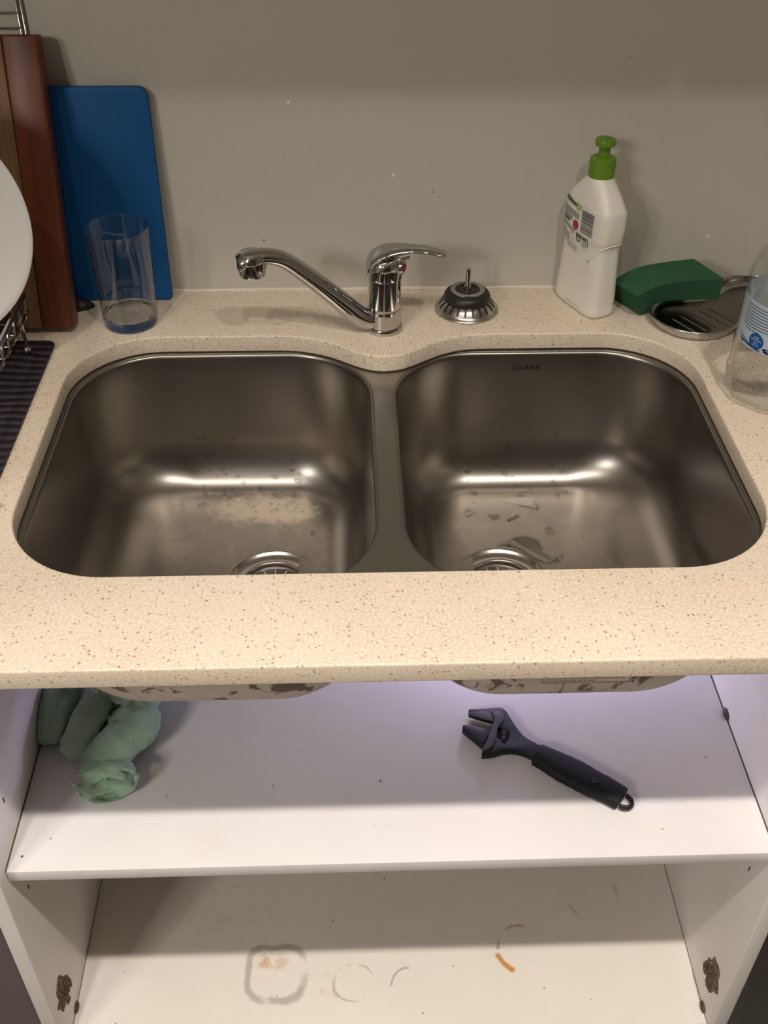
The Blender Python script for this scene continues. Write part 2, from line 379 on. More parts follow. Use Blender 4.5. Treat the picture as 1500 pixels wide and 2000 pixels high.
def bowl(B, dcx, dcy, m, under=False):
    x0, x1, y0, y1 = B['x0'], B['x1'], B['y0'], B['y1']
    prof = [(-.004, -.004, -.0206), (-.002, -.002, -.0209), (-.0006, -.0006, -.0218), (0, 0, -.0240), (.0005, .0005, -.028)]
    for i in range(1, 7): prof.append((.0005+.0055*i/6, .0005+.0045*i/6, -.028-.102*i/6))
    zb, zf = -.130, -.1865
    for i in range(1, 17):
        a = pi/2*i/16
        ix = .006 + .070*(1-cos(a)); iy = .005+.036*(1-cos(a)); prof.append((ix, iy, zb + (zf-zb)*sin(a)))
    rings = []; n = 16
    left = x0 < -.1
    for ix, iy, z in prof:
        r = max(RC - max(ix, 0)*.55, .03); ii = ix if ix < .006 else .006+(ix-.006)*.042/.070
        rings.append([Vector((a, b, z)) for a, b in rrect(x0+(ix if left else ii), x1-(ii if left else ix), y0+iy, y1-iy, r, n)])
    base = rings[-1]; N = len(base); Rd = .0525
    # floor eases to the drain
    tgt = []
    for p in base:
        a = math.atan2(p.y-dcy, p.x-dcx); tgt.append(Vector((dcx+Rd*cos(a), dcy+Rd*sin(a), -.1895)))
    for k in range(1, 9):
        f = k/8
        rings.append([Vector((lerp(p.x, q.x, f), lerp(p.y, q.y, f), lerp(p.z, q.z, f**.8))) for p, q in zip(base, tgt)])
    bm = bmesh.new()
    if under:
        off = [[p + Vector((0, 0, -.0012)) for p in r] for r in rings]
        cx, cy = (x0+x1)/2, (y0+y1)/2
        for r in off:
            for p in r:
                p.x = cx + (p.x-cx)*1.012; p.y = cy + (p.y-cy)*1.010
        add_loft(bm, off[3:], False, False)
    else: add_loft(bm, rings, False, False)
    for v in bm.verts: v.co -= SO
    if under: return bmobj('bowl_underside', bm, m, sink)
    o = bmobj('bowl', bm, m, sink)
    me = o.data; up_ = sum(p.normal.z*p.area for p in me.polygons)
    print('bowl normal', up_)
    if up_ < 0: me.flip_normals()
    # drain
    def ring(prof_, name, mm, par):
        b = bmesh.new(); add_lathe(b, prof_, 64, False, False)
        for v in b.verts: v.co += Vector((dcx, dcy, 0)) - SO
        return bmobj(name, b, mm, par)
    d = ring([(.0528, -.1896), (.0522, -.1886), (.0512, -.1884), (.0500, -.1890), (.0485, -.1904), (.0465, -.1918), (.0400, -.1930),
              (.0380, -.1928), (.0370, -.1920), (.0358, -.1924), (.0350, -.1945), (.0345, -.1980), (.0335, -.2150), (.0320, -.2200), (.001, -.2210)], 'drain', M_steel, o)
    b = bmesh.new(); add_lathe(b, [(.0300, -.1960), (.0310, -.1950), (.0318, -.1960), (.0318, -.1985)], 48, False, False)
    for k in range(14):
        a = 2*pi*k/14
        add_box(b, (-.0007, .010, -.1985), (.0007, .031, -.1965))
        for v in b.verts[-8:]: v.co = Matrix.Rotation(a, 3, 'Z') @ v.co
    for v in b.verts: v.co += Vector((dcx, dcy, 0)) - SO
    bmobj('drain_grate', b, M_chrome_d, o, smooth=False)
    return o
bowlL = bowl(BL, -0.1065, 0.2950, M_bowl_l); tag(bowlL, 'left steel bowl with pale film on its floor')
bowlR = bowl(BRt, 0.1375, 0.2925, M_bowl_r); tag(bowlR, 'right steel bowl with puddles on its floor')
uL = bowl(BL, -0.1065, 0.2950, M_under, True); uR = bowl(BRt, 0.1375, 0.2925, M_under, True)
# maker's mark on the right bowl's back wall
lg = text_mesh('maker_mark', 'CLARK', 0.0082, plain('etched_mark', (0.022, 0.016, 0.010), .7, spec=.1), sink, ext=.00005)
for v in lg.data.vertices: v.co.x *= 1.28
lg.matrix_local = basis(Vector((0.1775, 0.4809, -0.0392)) - SO, (1, 0, 0), (0, 0.04, 1))
# warning sticker on the right bowl's front, below the worktop
M_paper = plain('sticker_paper', (0.62, 0.53, 0.42), .6); M_ink = plain('sticker_ink', (0.07, 0.05, 0.05), .6)
SX0, SX1 = 0.1480, 0.2310
def under_front(z):   # outer face of the right bowl's front
    prof = [(-.024, 0), (-.130, .005)]
    if z > -.130: iy = .005*(-z-.024)/.106
    else:
        s_ = min((-z-.130)/.0565, 1); iy = .005+.036*(1-sqrt(max(1-s_*s_, 0)))
    return 0.104 + iy - .0030
def strip(xa, xb, za, zb, name, m, par, lift=0.0, n=6):
    b = bmesh.new(); rr = []
    for i in range(n+1):
        z = lerp(za, zb, i/n); y = under_front(z)-lift
        rr.append([Vector((xa, y, z))-SO, Vector((xb, y, z))-SO])
    add_loft(b, rr, False, False, closed=False); return bmobj(name, b, m, par)
st = strip(SX0, SX1, -.090, -.1465, 'sticker', M_paper, uR, .0004, 12)
bm = bmesh.new()
def addq(bm, xa, xb, za, zb, lift):
    n = 4; rr = []
    for i in range(n+1):
        z = lerp(za, zb, i/n); y = under_front(z)-lift; rr.append([Vector((xa, y, z))-SO, Vector((xb, y, z))-SO])
    add_loft(bm, rr, False, False, closed=False)
for a, b_, c, d in ((SX0+.001, SX0+.0018, -.092, -.1455), (SX1-.0018, SX1-.001, -.092, -.1455), (SX0+.001, SX1-.001, -.1447, -.1455), (SX0+.001, SX1-.001, -.092, -.0928)):
    addq(bm, a, b_, c, d, .0007)
bmobj('sticker_border', bm, M_ink, st)
for txt, z, w in (('CAREFULLY FOLLOW THE INSTRUCTIONS', -.1275, .070), ('WARNING:', -.1325, .017), ('Apply protection when using or cutting around the sink', -.1372, .072), ('to avoid scratching the surface', -.1412, .046)):
    o = text_mesh('sticker_text', txt, .004, M_ink, st, ext=.00002, align='LEFT')
    xs = [v.co.x for v in o.data.vertices]; f = w/(max(xs)-min(xs))
    for v in o.data.vertices: v.co = Vector(((v.co.x-min(xs))*f, v.co.y*.95, v.co.z))
    y = under_front(z); sl = (under_front(z-.002)-under_front(z+.002))/.004
    o.matrix_local = basis(Vector((SX0+.0035, y-.0009, z))-SO, (1, 0, 0), (0, -sl, 1))

# water: droplets (countless) and puddles (things)
def clear(name, ior, rough, tint, k=1.0):
    # thin clear skin: lets the light straight through, mirrors by Fresnel
    t = NT(name); n = t.n; tr = n.new('ShaderNodeBsdfTransparent'); tr.inputs[0].default_value = (*tint, 1)
    gl = n.new('ShaderNodeBsdfGlossy'); gl.inputs['Roughness'].default_value = rough
    fr = n.new('ShaderNodeFresnel'); ge = n.new('ShaderNodeNewGeometry'); t.link(t.math('ADD', t.math('MULTIPLY', ge.outputs['Backfacing'], 1/ior-ior), ior), fr.inputs['IOR'])
    mx = n.new('ShaderNodeMixShader'); t.link(t.math('MULTIPLY', fr.outputs[0], k, clamp=True), mx.inputs[0]); t.link(tr.outputs[0], mx.inputs[1]); t.link(gl.outputs[0], mx.inputs[2])
    t.link(mx.outputs[0], n['Material Output'].inputs['Surface']); return t.m
M_water = clear('water', 1.33, .04, (.98, .98, .98), 1.6)
random.seed(4)
def droplets(name, B, n, label, spots):
    bm = bmesh.new()
    def drop(x, y, z, nrm, r, el=1.0):
        q = Vector((0, 0, 1)).rotation_difference(nrm).to_matrix().to_4x4()
        mt = Matrix.Translation((x, y, z)) @ q @ Matrix.Rotation(random.uniform(0, 6), 4, 'Z') @ Matrix.Diagonal((r*el*1.35, r*1.35, r*.85, 1))
        bmesh.ops.create_icosphere(bm, subdivisions=2, radius=1.0, matrix=mt)
    for i in range(n):
        x = random.uniform(B['x0']+.085, B['x1']-.05); g = random.gauss(.018, .018)
        # g: distance in from the back wall
        g = max(.004, g); x = min(max(x, B['x0']+.03), B['x1']-.03)
        if g < .041:
            c_ = 1-(g-.005)/.036; c_ = min(max(c_, 0), 1); a = math.acos(c_)
            z = -.130-.0565*sin(a); nrm = Vector((0, -cos(a)/.036, sin(a)/.0565)).normalized()
        else: z = -.1869; nrm = Vector((0, 0, 1))
        drop(x, B['y1']-g, z, nrm, random.choice((.0008, .001, .0012, .0016, .002, .0026)), random.uniform(1, 1.7))
    for px, py, r in spots:
        z = -.1872
        p = on(px, py, 2, z); nrm = Vector((0, 0, 1))
        drop(p.x, p.y, z, nrm, r, random.uniform(1, 1.6))
    return tag(bmobj(name, bm, M_drop), label, 'water', kind='stuff')
M_drop = clear('water_drop', 1.4, .05, (.88, .88, .88), 2.2)
droplets('water_droplets', BL, 84, 'clear water droplets scattered at the back of the left sink bowl',
         [(540, 995, .0018), (530, 1000, .0014), (495, 990, .0016), (610, 985, .0018), (450, 972, .0024), (445, 978, .0020), (300, 955, .002), (255, 1050, .0022),
          (640, 985, .0014), (590, 1000, .0014), (665, 1060, .0018), (610, 1040, .0014), (500, 1000, .0012), (560, 990, .0014)])
droplets('water_droplets', BRt, 40, 'clear water droplets scattered at the back of the right sink bowl',
         [(944, 951, .0026), (1034, 955, .0030), (1052, 947, .0022), (1065, 951, .0024), (1104, 962, .0024), (1090, 968, .0022), (882, 942, .0018), (903, 944, .002),
          (1258, 1002, .0022), (1264, 1032, .0022), (1022, 962, .0016), (1000, 1012, .002), (1010, 1008, .0018)])
def puddle(pts, label, o_=(860, 880), sc=1500/270, thick=.0011, group=None):
    P = [on(o_[0]+x/sc, o_[1]+y/sc, 2, -.1872) for x, y in pts]
    P = smooth_path(P+[P[0]], 4)[:-1]
    c_ = sum(P, Vector())/len(P); rings = []
    for f, h in ((1, 0.0), (.99, .6), (.97, .95), (.94, 1.0), (.6, .97), (.3, .97)):
        rings.append([Vector((c_.x+(p.x-c_.x)*f, c_.y+(p.y-c_.y)*f, -.1874+thick*h)) for p in P])
    bm = bmesh.new(); add_loft(bm, rings, True, True)
    return tag(bmobj('puddle', bm, M_water), label, 'puddle')
puddle([(635, 510), (700, 560), (800, 585), (900, 612), (1000, 632), (1060, 645), (1080, 620), (1030, 565), (1070, 530), (990, 505), (860, 490), (740, 490)],
       'long thin puddle at the back of the right bowl floor')
puddle([(600, 1025), (720, 965), (830, 915), (950, 915), (1060, 960), (1120, 1060), (1210, 1160), (1310, 1185), (1330, 1120), (1180, 1240), (1060, 1200), (900, 1105), (760, 1050)],
       'large jagged puddle beside the drain of the right bowl')
puddle([(245, 665), (290, 625), (330, 635), (375, 670), (340, 700), (290, 720)], 'small round puddle nearest the divider in the right bowl')
puddle([(490, 675), (560, 690), (630, 690), (650, 715), (610, 745), (570, 752), (530, 715)], 'small triangular puddle in the middle of the right bowl floor')
puddle([(720, 735), (770, 715), (830, 690), (850, 715), (800, 740), (740, 770)], 'small forked puddle right of the triangular puddle in the right bowl')
puddle([(1130, 850), (1180, 810), (1220, 850), (1250, 890), (1190, 905), (1150, 885)], 'teardrop puddle above the right end of the large jagged puddle')

# ------------------------------------------------------------------ tap
TX, TY = 0.0172, 0.5045
tap = tag(empty('mixer_tap', (TX, TY, 0)), 'chrome single lever mixer tap standing behind the sink divider', 'tap')
lathe('base_ring', [(.0196, 0), (.0203, .0010), (.0203, .0045), (.0192, .0062), (.0180, .0066)], M_chrome, tap)
lathe('collar', [(.0180, .0050), (.0183, .0070), (.0183, .0265), (.0178, .0272)], M_chrome, tap)
lathe('body', [(.0174, .0265), (.0180, .0278), (.0182, .0300), (.0181, .0625), (.0176, .0632)], M_chrome, tap)
# spout: leaves the collar, rises to the left and dips at its end
sp_pts = smooth_path([Vector((.002, .001, .0120)), Vector((-.0227, -.0057, .0165)), Vector((-.0441, -.0110, .0370)), Vector((-.0650, -.0163, .0585)), Vector((-.0850, -.0212, .0780)), Vector((-.1046, -.0261, .0950)),
                      Vector((-.1194, -.0298, .1015)), Vector((-.1342, -.0336, .1030)), Vector((-.1440, -.0360, .1010)), Vector((-.1500, -.0375, .0970))], 8)
bm = bmesh.new(); rr = []
for i in range(len(sp_pts)):
    f = i/(len(sp_pts)-1); ra_, rb_ = interp([(0, .0125, .0125), (.2, .0118, .0112), (.5, .0102, .0090), (.75, .0108, .0080), (.88, .0135, .0090), (.96, .0128, .0090), (1, .0080, .0050)], f)
    rr.append((ra_, rb_))
add_sweep(bm, sp_pts, rr, 28)
spout = bmobj('spout', bm, M_chrome, tap)
lathe('nozzle', [(.0120, .0170), (.0150, .0130), (.0158, .0080), (.0156, .0005), (.0146, .0)], M_chrome, spout, loc=(-.1380, -.0345, .0915))
lathe('aerator', [(.0120, -.0078), (.0135, -.0074), (.0140, -.0060), (.0140, .001), (.0130, .0015)], M_chrome_d, spout, loc=(-.1380, -.0345, .0915))
# cap and lever
lathe('cap', [(.0176, .0630), (.0190, .0640), (.0192, .0660), (.0193, .0720), (.0188, .0780), (.0172, .0830), (.0145, .0865), (.0110, .0885), (.0060, .0896), (.0005, .0900)], M_chrome, tap)
bm = bmesh.new()
hp = smooth_path([Vector((-.0178, .000, .0690)), Vector((-.0172, .000, .0770)), Vector((-.0120, .000, .0855)), Vector((-.0010, -.0005, .0915)), Vector((.0122, -.0010, .0945)), Vector((.0273, -.0020, .0955)), Vector((.0423, -.0035, .0950)), Vector((.0537, -.0045, .0930)), Vector((.0650, -.0060, .0905))], 6)
n_ = len(hp)
hw = [interp([(0, .006, .0018), (.10, .0120, .0026), (.22, .0175, .0042), (.36, .0185, .0052), (.50, .0140, .0046), (.65, .0100, .0036), (.85, .0088, .0030), (.96, .0086, .0027), (1, .0060, .0015)], i/(n_-1)) for i in range(n_)]
add_sweep(bm, hp, hw, 28)
bmobj('lever', bm, M_chrome, tap)
bm = bmesh.new()   # side ridge that flows from the lever down the cap
rp = smooth_path([Vector((.026, -.0120, .0905)), Vector((.014, -.0155, .0890)), Vector((.002, -.0185, .0850)), Vector((-.0050, -.0190, .0790)), Vector((-.0072, -.0182, .0650))], 6)
add_sweep(bm, rp, [(.0018, .0018)]*len(rp), 10); bmobj('cap_ridge', bm, M_chrome, tap)
lathe('indicator_housing', [(.0001, -.001), (.0085, -.001), (.0090, .001), (.0085, .0045), (.0001, .005)], M_chrome, tap, cap0=False, loc=(.0165, -.004, .0770), rot=(0, radians(90), radians(-18)))
rb = bmesh.new(); bmesh.ops.create_uvsphere(rb, u_segments=16, v_segments=8, radius=.0052, matrix=Matrix.Diagonal((1, 1, .5, 1)))
tag(bmobj('indicator_button', rb, M_red, tap, loc=(.0192, -.0085, .0770), rot=(0, radians(90), radians(-40))), 'red indicator button')

# ------------------------------------------------------------------ strainer plug
SXC, SYC = 0.1130, 0.5470
pl = tag(empty('basket_strainer', (SXC, SYC, 0)), 'steel and rubber sink strainer plug standing upside down right of the tap', 'sink plug')
prof = [(.0345, 0), (.0362, .0006), (.0366, .0018), (.0358, .0028), (.0345, .0034), (.0330, .0055), (.0305, .0095), (.0275, .0125), (.0245, .0140), (.0200, .0148)]
lathe('basket', prof, M_steel, pl, cap0=False)
bm = bmesh.new()
for k in range(22):
    a = 2*pi*k/22; q = []
    for r, z in ((.0328, .0062), (.0306, .0098), (.0276, .0128), (.0248, .0142)):
        w = .0009 if r > .031 else .0011
        for s_ in (-1, 1): q.append(Vector((cos(a)*r - s_*w*sin(a), sin(a)*r + s_*w*cos(a), z+.0004)))
    vs = [bm.verts.new(p) for p in q]
    for i in range(3): bm.faces.new((vs[2*i], vs[2*i+1], vs[2*i+3], vs[2*i+2]))
tag(bmobj('slots', bm, M_rubber, pl), 'dark drain slots round the basket')
lathe('rubber_seal', [(.0200, .0135), (.0258, .0140), (.0266, .0160), (.0262, .0190), (.0245, .0218), (.0215, .0235), (.0180, .0240)], M_rubber, pl)
lathe('top_ring', [(.0185, .0232), (.0196, .0242), (.0196, .0256), (.0185, .0262), (.0150, .0262), (.0140, .0255), (.0136, .0215), (.0132, .0205), (.0040, .0198), (.0036, .0200)], M_steel, pl, cap0=False)
lathe('stem', [(.0040, .0195), (.0040, .0300), (.0036, .0310), (.0032, .0312), (.0031, .0480), (.0028, .0500), (.0018, .0508), (.0002, .0510)], M_chrome, pl, n=24)

# ------------------------------------------------------------------ dish soap bottle
BC = Vector((0.2500, 0.5570, 0)); WV = Vector((-.4148, .9099, 0)); NV = Vector((-.9099, -.4148, 0))
soap = tag(empty('dish_soap_bottle', BC, (0, 0, math.atan2(WV.y, WV.x))), 'white plastic dish soap bottle with a green push-pull cap', 'bottle')
# local x = wide direction (towards the wall), local y = -NV side; label face is local +y? (see sign)
LN = 1.0   # local +y = Rz(90) of WV = (-.9099,-.4148) = NV
tabB = [(0, .0350, .0155), (.0015, .0385, .0180), (.006, .0400, .0190), (.030, .0388, .0184), (.060, .0368, .0176), (.078, .0356, .0172), (.084, .0362, .0175), (.089, .0382, .0184),
        (.100, .0392, .0188), (.112, .0392, .0188), (.119, .0390, .0187), (.1225, .0380, .0182), (.134, .0300, .0168), (.145, .0200, .0150), (.1500, .0150, .0140), (.1540, .0130, .0130), (.160, .0130, .0130)]
def bsec(z):
    hw, hd = interp(tabB, z); p = interp([(0, 4.2), (.12, 4.2), (.145, 2.6), (.153, 2.0), (.2, 2.0)], z)[0]; return hw, hd, p
def bring(z, n=64, grow=0.0):
    hw, hd, p = bsec(z); out = []
    for i in range(n):
        a = 2*pi*i/n; c_, s_ = cos(a), sin(a)
        out.append(Vector(((hw+grow)*math.copysign(abs(c_)**(2/p), c_), (hd+grow)*math.copysign(abs(s_)**(2/p), s_), z)))
    return out
t = NT('white_hdpe'); t.set(color=(0.78, 0.745, 0.66), rough=.38, sss=.15, sssr=.01).bump(t.noise(160, 2), .04, .0008); M_hdpe = t.m
zs_ = sorted(set([z[0] for z in tabB] + [i*.004 for i in range(40)]))
bm = bmesh.new(); add_loft(bm, [bring(z) for z in zs_ if z <= .160]); bodyB = bmobj('bottle_body', bm, M_hdpe, soap)
def bsurf(s, z, lift=.0003):   # on the label face
    hw, hd, p = bsec(z); f = max(1-abs(s/hw)**p, 0)**(1/p); return Vector((s, (hd*f+lift), z))
def bdecal(bm, quad, lift, nu=6, nv=2):
    (a, b, c, d) = quad; rr = []     # tl tr br bl as (s, z)
    for j in range(nv+1):
        f = j/nv; row = []
        for i in range(nu+1):
            g = i/nu
            s = lerp(lerp(a[0], b[0], g), lerp(d[0], c[0], g), f); z = lerp(lerp(a[1], b[1], g), lerp(d[1], c[1], g), f)
            row.append(bsurf(s, z, lift))
        rr.append(row)
    add_loft(bm, rr, False, False, closed=False)
def dmat(n, c): return plain(n, c, .5)
M_lw = dmat('label_white', (.74, .73, .66)); M_lg = dmat('label_green', (.09, .14, .06)); M_lgl = dmat('label_light_green', (.36, .44, .16))
M_lt = dmat('label_text', (.10, .12, .09)); M_lred = dmat('label_red', (.36, .03, .04)); M_lgr = dmat('label_grey', (.42, .40, .35)); M_lbk = dmat('label_black', (.045, .03, .04))
def piece(name, m, quads, lift, nv=2, parent=None):
    b = bmesh.new()
    for q in quads: bdecal(b, q, lift, 6, nv)
    return bmobj(name, b, m, parent or bodyB)
# back label sheet with rounded foot
lab = []
b = bmesh.new(); rr = []
for z, sa, sb in ((.125, .0350, -.0005), (.118, .0352, -.0235), (.105, .0352, -.0240), (.093, .0350, -.0235), (.087, .0348, -.0200), (.080, .0330, -.0160), (.073, .0270, -.0110), (.068, .0180, -.0040), (.066, .0090, .0030)):
    rr.append([bsurf(lerp(sa, sb, i/10), z + (.0022 if z > .12 and i < 7 else 0)*(1-i/7), .0002) for i in range(11)])
add_loft(b, rr, False, False, closed=False); label = bmobj('label', b, M_lw, bodyB)
piece('label_band', M_lg, [((.0345, .1250), (.0095, .1205), (.0098, .1165), (.0342, .1195))], .0005, parent=label)
piece('label_patch', M_lgl, [((.0110, .1222), (.0008, .1208), (.0028, .1135), (.0098, .1145))], .00045, parent=label)
qs = []
for k, z in enumerate((.1135, .1113, .1091, .1069, .1047)):
    e = .0035 if k < 3 else .0150
    qs.append(((.0340 if k < 2 else .0330, z), (e, z-.0032), (e, z-.0043), (.0340 if k < 2 else .0330, z-.0010)))
for k, z in enumerate((.1020, .1000)): qs.append(((.0335, z), (.0195, z-.0015), (.0195, z-.0032), (.0335, z-.0016)))
for k, z in enumerate((.0958, .0936)): qs.append(((.0345, z), (.0095, z-.0050), (.0095, z-.0060), (.0345, z-.0009)))
qs += [((-.0150, .0905), (-.0162, .0905), (-.0162, .0800), (-.0150, .0800))]
tag(piece('label_text', M_lt, qs, .0006, parent=label), kind='stuff')
def disc(name, m, s0, z0, rs, rz, lift, parent, n=20, hole=0.0):
    b = bmesh.new(); rr = []
    for f in ((hole or .02), 1.0): rr.append([bsurf(s0+rs*f*cos(2*pi*i/n), z0+rz*f*sin(2*pi*i/n), lift) for i in range(n)])
    add_loft(b, rr, not hole, False); return bmobj(name, b, m, parent)
disc('label_red_dot', M_lred, .0082, .0972, .0050, .0056, .0007, label)
random.seed(11); qs = []; z = .1185
while z > .0935:
    w = random.choice((.0004, .0005, .0009, .0012)); qs.append(((-.0012, z-.0006), (-.0222, z+.0002), (-.0222, z+.0002-w), (-.0012, z-.0006-w))); z -= w + random.choice((.0004, .0005, .0009))
piece('barcode', M_lbk, qs, .0006, nv=1, parent=label)
piece('label_grey_patch', M_lgr, [((.0325, .0870), (.0195, .0830), (.0175, .0750), (.0320, .0775))], .0005, parent=label)
qs = []
for k, z in enumerate((.0765, .0745, .0725, .0705)): qs.append(((.0290-.003*k, z), (.0020, z-.0030), (.0020, z-.0038), (.0290-.003*k, z-.0009)))
qs += [((.0180, .0870), (.0105, .0850), (.0105, .0838), (.0180, .0855)), ((.0165, .0800), (.0105, .0785), (.0105, .0775), (.0165, .0788))]
piece('label_fine_print', M_lgr, qs, .0006, parent=label)
piece('label_green_square', M_lg, [((.0060, .0895), (-.0035, .0890), (-.0035, .0850), (.0060, .0850)), ((-.0045, .0890), (-.0135, .0890), (-.0135, .0845), (-.0045, .0850))], .0006, parent=label)
disc('label_emblem', M_lg, .0020, .0835, .0040, .0040, .0008, label, hole=.5)
disc('label_seal', dmat('label_seal_grey', (.42, .45, .40)), -.0090, .0810, .0048, .0046, .0008, label)
# embossed code low on the face
o = piece('base_print', M_lgr, [((.0085+.0 - k*.0035, .0085-k*.0001), (.0062-k*.0035, .0085-k*.0001), (.0062-k*.0035, .0072), (.0085-k*.0035, .0072)) for k in range(8)], .0004)
# grip ridges on the near narrow end and shoulder
def bnear(phi, z, lift):   # phi: angle round the section, 0 = +x (wall side), pi = room side
    hw, hd, p = bsec(z); c_, s_ = cos(phi), sin(phi)
    return Vector(((hw+lift)*math.copysign(abs(c_)**(2/p), c_), (hd+lift)*math.copysign(abs(s_)**(2/p), s_), z))
bm = bmesh.new()
path = [bnear(pi*(.64+.72*i/28), .020 + .050*abs((i-14)/14)**3.2, -.0004) for i in range(29)]
add_sweep(bm, path, .0008, 8)
path = [bnear(pi*(.58+.84*i/28), .0865 - .022*abs((i-16)/16)**2.2, -.0005) for i in range(29)]
add_sweep(bm, path, .0014, 8)
path = [bnear(pi*(.5+1.0*i/28), .1215, -.0005) for i in range(29)]
add_sweep(bm, path, .0009, 8)
tag(bmobj('grip_ridges', bm, M_hdpe, bodyB), kind='stuff')
bm = bmesh.new(); random.seed(3)
for _ in range(110):
    ph = pi*random.uniform(.84, 1.16); z = random.uniform(.027, .066); c_ = bnear(ph, z, -.0005)
    bmesh.ops.create_icosphere(bm, subdivisions=1, radius=.0008, matrix=Matrix.Translation(c_))
tag(bmobj('grip_dimples', bm, M_hdpe, bodyB), kind='stuff')
M_green = plain('green_plastic', (0.115, 0.235, 0.012), .35)
cap = lathe('cap', [(.0134, .1520), (.0140, .1525), (.0140, .1700), (.0136, .1715), (.0118, .1726), (.0080, .1732), (.0068, .1735)], M_green, soap, n=40)
lathe('nozzle', [(.0062, .1730), (.0062, .1835), (.0080, .1842), (.0106, .1852), (.0110, .1865), (.0110, .1900), (.0104, .1914), (.0070, .1922), (.0030, .1928), (.0028, .1940), (.0005, .1942)], M_green, soap, n=14, ang=25)

# ------------------------------------------------------------------ soap dish
dish = tag(empty('soap_dish', (0.40, .525, 0)), 'stainless steel slotted soap dish with a waisted rim under the sponge', 'soap dish')
def dish_out(grow=0.0):
    A = Vector((.3655, .513)); B = Vector((.452, .552)); ra, rb_ = .0475+grow, .050+grow
    d = (B-A); L = d.length; e = d/L; nn = Vector((-e.y, e.x)); pts = []
    for i in range(96):
        th = 2*pi*i/96; c_, s_ = cos(th), sin(th)
        # smooth peanut
        R = .078+grow; u = R*c_*1.16; w = (.0470+grow - .0135*math.exp(-((u+.002)/.022)**2)) * math.copysign(abs(s_)**.62, s_) if False else None
        u = (L/2+.0485+grow)*math.copysign(abs(c_)**1.0, c_)
        half = .0485+grow
        # width profile by position along the axis
        x_ = abs(u)-L/2
        wv_ = sqrt(max(half**2 - max(x_, 0)**2, 0)) if x_ > 0 else half - .011*(0.5+0.5*cos(pi*(abs(u))/(L/2)))
        pts.append((A+B)/2 + e*u + nn*(wv_*(1 if s_ >= 0 else -1)))
    return pts
def dish_ring(grow, z):
    return [Vector((p.x-.40, p.y-.525, z)) for p in dish_out(grow)]
bm = bmesh.new()
add_loft(bm, [dish_ring(-.010, .0018), dish_ring(-.006, .0018), dish_ring(-.0030, .0035), dish_ring(-.0012, .0080), dish_ring(-.0006, .0120), dish_ring(.0006, .0132), dish_ring(.0018, .0128), dish_ring(.0022, .0115),
              dish_ring(.0010, .0108), dish_ring(.0002, .0080), dish_ring(-.0020, .0028), dish_ring(-.006, .0006), dish_ring(-.010, .0006), dish_ring(-.010, .0018)], False, False)
bmobj('dish_body', bm, M_chrome_d, dish)
def slot(cx, cy, L_=.0185, w_=.0017):
    e = Vector((.50, -.86)).normalized(); n_ = Vector((-e.y, e.x)); P = []
    for k in range(9): a = -pi/2+pi*k/8; P.append(Vector((cx, cy)) + e*(L_+w_*cos(a)) + n_*(w_*sin(a)))
    for k in range(9): a = pi/2+pi*k/8; P.append(Vector((cx, cy)) - e*(L_-w_*cos(a)) + n_*(w_*sin(a)))
    return [(p.x, p.y) for p in P]
tray = curve_fill('dish_tray', [[(p.x, p.y) for p in dish_ring(-.009, 0)]] + [slot(.3535+.0118*k-.40, .4985+.0052*k-.525)[::-1] for k in range(5)], .0004, .0, steel('dish_steel', (.22, .20, .18), .20), dish, res=0, z=.0022)
tray['label'] = 'recessed tray with five slots'

# ------------------------------------------------------------------ sponge
t = NT('green_foam'); nzz = t.voro(900); n2 = t.noise(500, 3, .7)
t.set(color=t.mix(t.ramp(n2, .3, .7), (0.030, 0.092, 0.048), (0.042, 0.125, 0.065)), rough=.95, spec=.1).bump(t.math('ADD', nzz, n2), .5, .0012)
M_foam = t.m
def rail(pxs, zs):
    return smooth_path([on(x, y, 2, z) for (x, y), z in zip(pxs, zs)], 8)
TB = rail([(1193, 549), (1254, 520), (1354.5, 505)], (.030, .045, .052))
TF = rail([(1245, 579), (1303, 554), (1414, 544)], (.033, .046, .050))
BF = rail([(1250, 615), (1297, 589), (1403, 585)], (.003, .018, .021))
BB = [tb + (bf-tf) for tb, tf, bf in zip(TB, TF, BF)]
bm = bmesh.new(); rings = []
for tb, tf, bf, bb in zip(TB, TF, BF, BB):
    q = [tb, tf, bf, bb]; ring_ = []
    for i in range(4):
        for j in range(6): ring_.append(lerp(q[i], q[(i+1) % 4], j/6))
    rings.append(ring_)
add_loft(bm, rings, True, True)
bmesh.ops.triangulate(bm, faces=[f for f in bm.faces if len(f.verts) > 4])
sp = tag(bmobj('sponge', bm, M_foam, smooth=True), 'curved green foam sponge resting on the steel soap dish', 'sponge')
sharp(sp, 50)

# ------------------------------------------------------------------ water bottle
WC = Vector((0.4030, 0.3610, 0))
wb = tag(empty('water_bottle', WC), 'clear plastic water bottle with a blue and white label at the right edge', 'bottle')
M_pet = clear('clear_pet', 1.55, .05, (.93, .935, .93), 1.35)
tabW = [(0.0005, .0300), (.002, .0370), (.006, .0425), (.012, .0445), (.030, .0450), (.036, .0440), (.040, .0452), (.052, .0452), (.056, .0440), (.060, .0448), (.064, .0440), (.068, .0432), (.112, .0432), (.118, .0445),
        (.126, .0448), (.134, .0442), (.146, .0405), (.158, .0335), (.172, .0240), (.184, .0160), (.190, .0140), (.205, .0135), (.208, .0135)]
bm = bmesh.new(); rings = []
NW = 80
for z, r in tabW:
    ring_ = []
    for i in range(NW):
        a = 2*pi*i/NW
        lob = (.0024*max(0, cos(a*8))*(1 if z < .030 else 0)) + (.0011*sin(a*6+z*420) if .028 < z < .064 else 0)
        ring_.append(Vector(((r-lob)*cos(a), (r-lob)*sin(a), z)))
    rings.append(ring_)
bot = []   # star-shaped push-up base
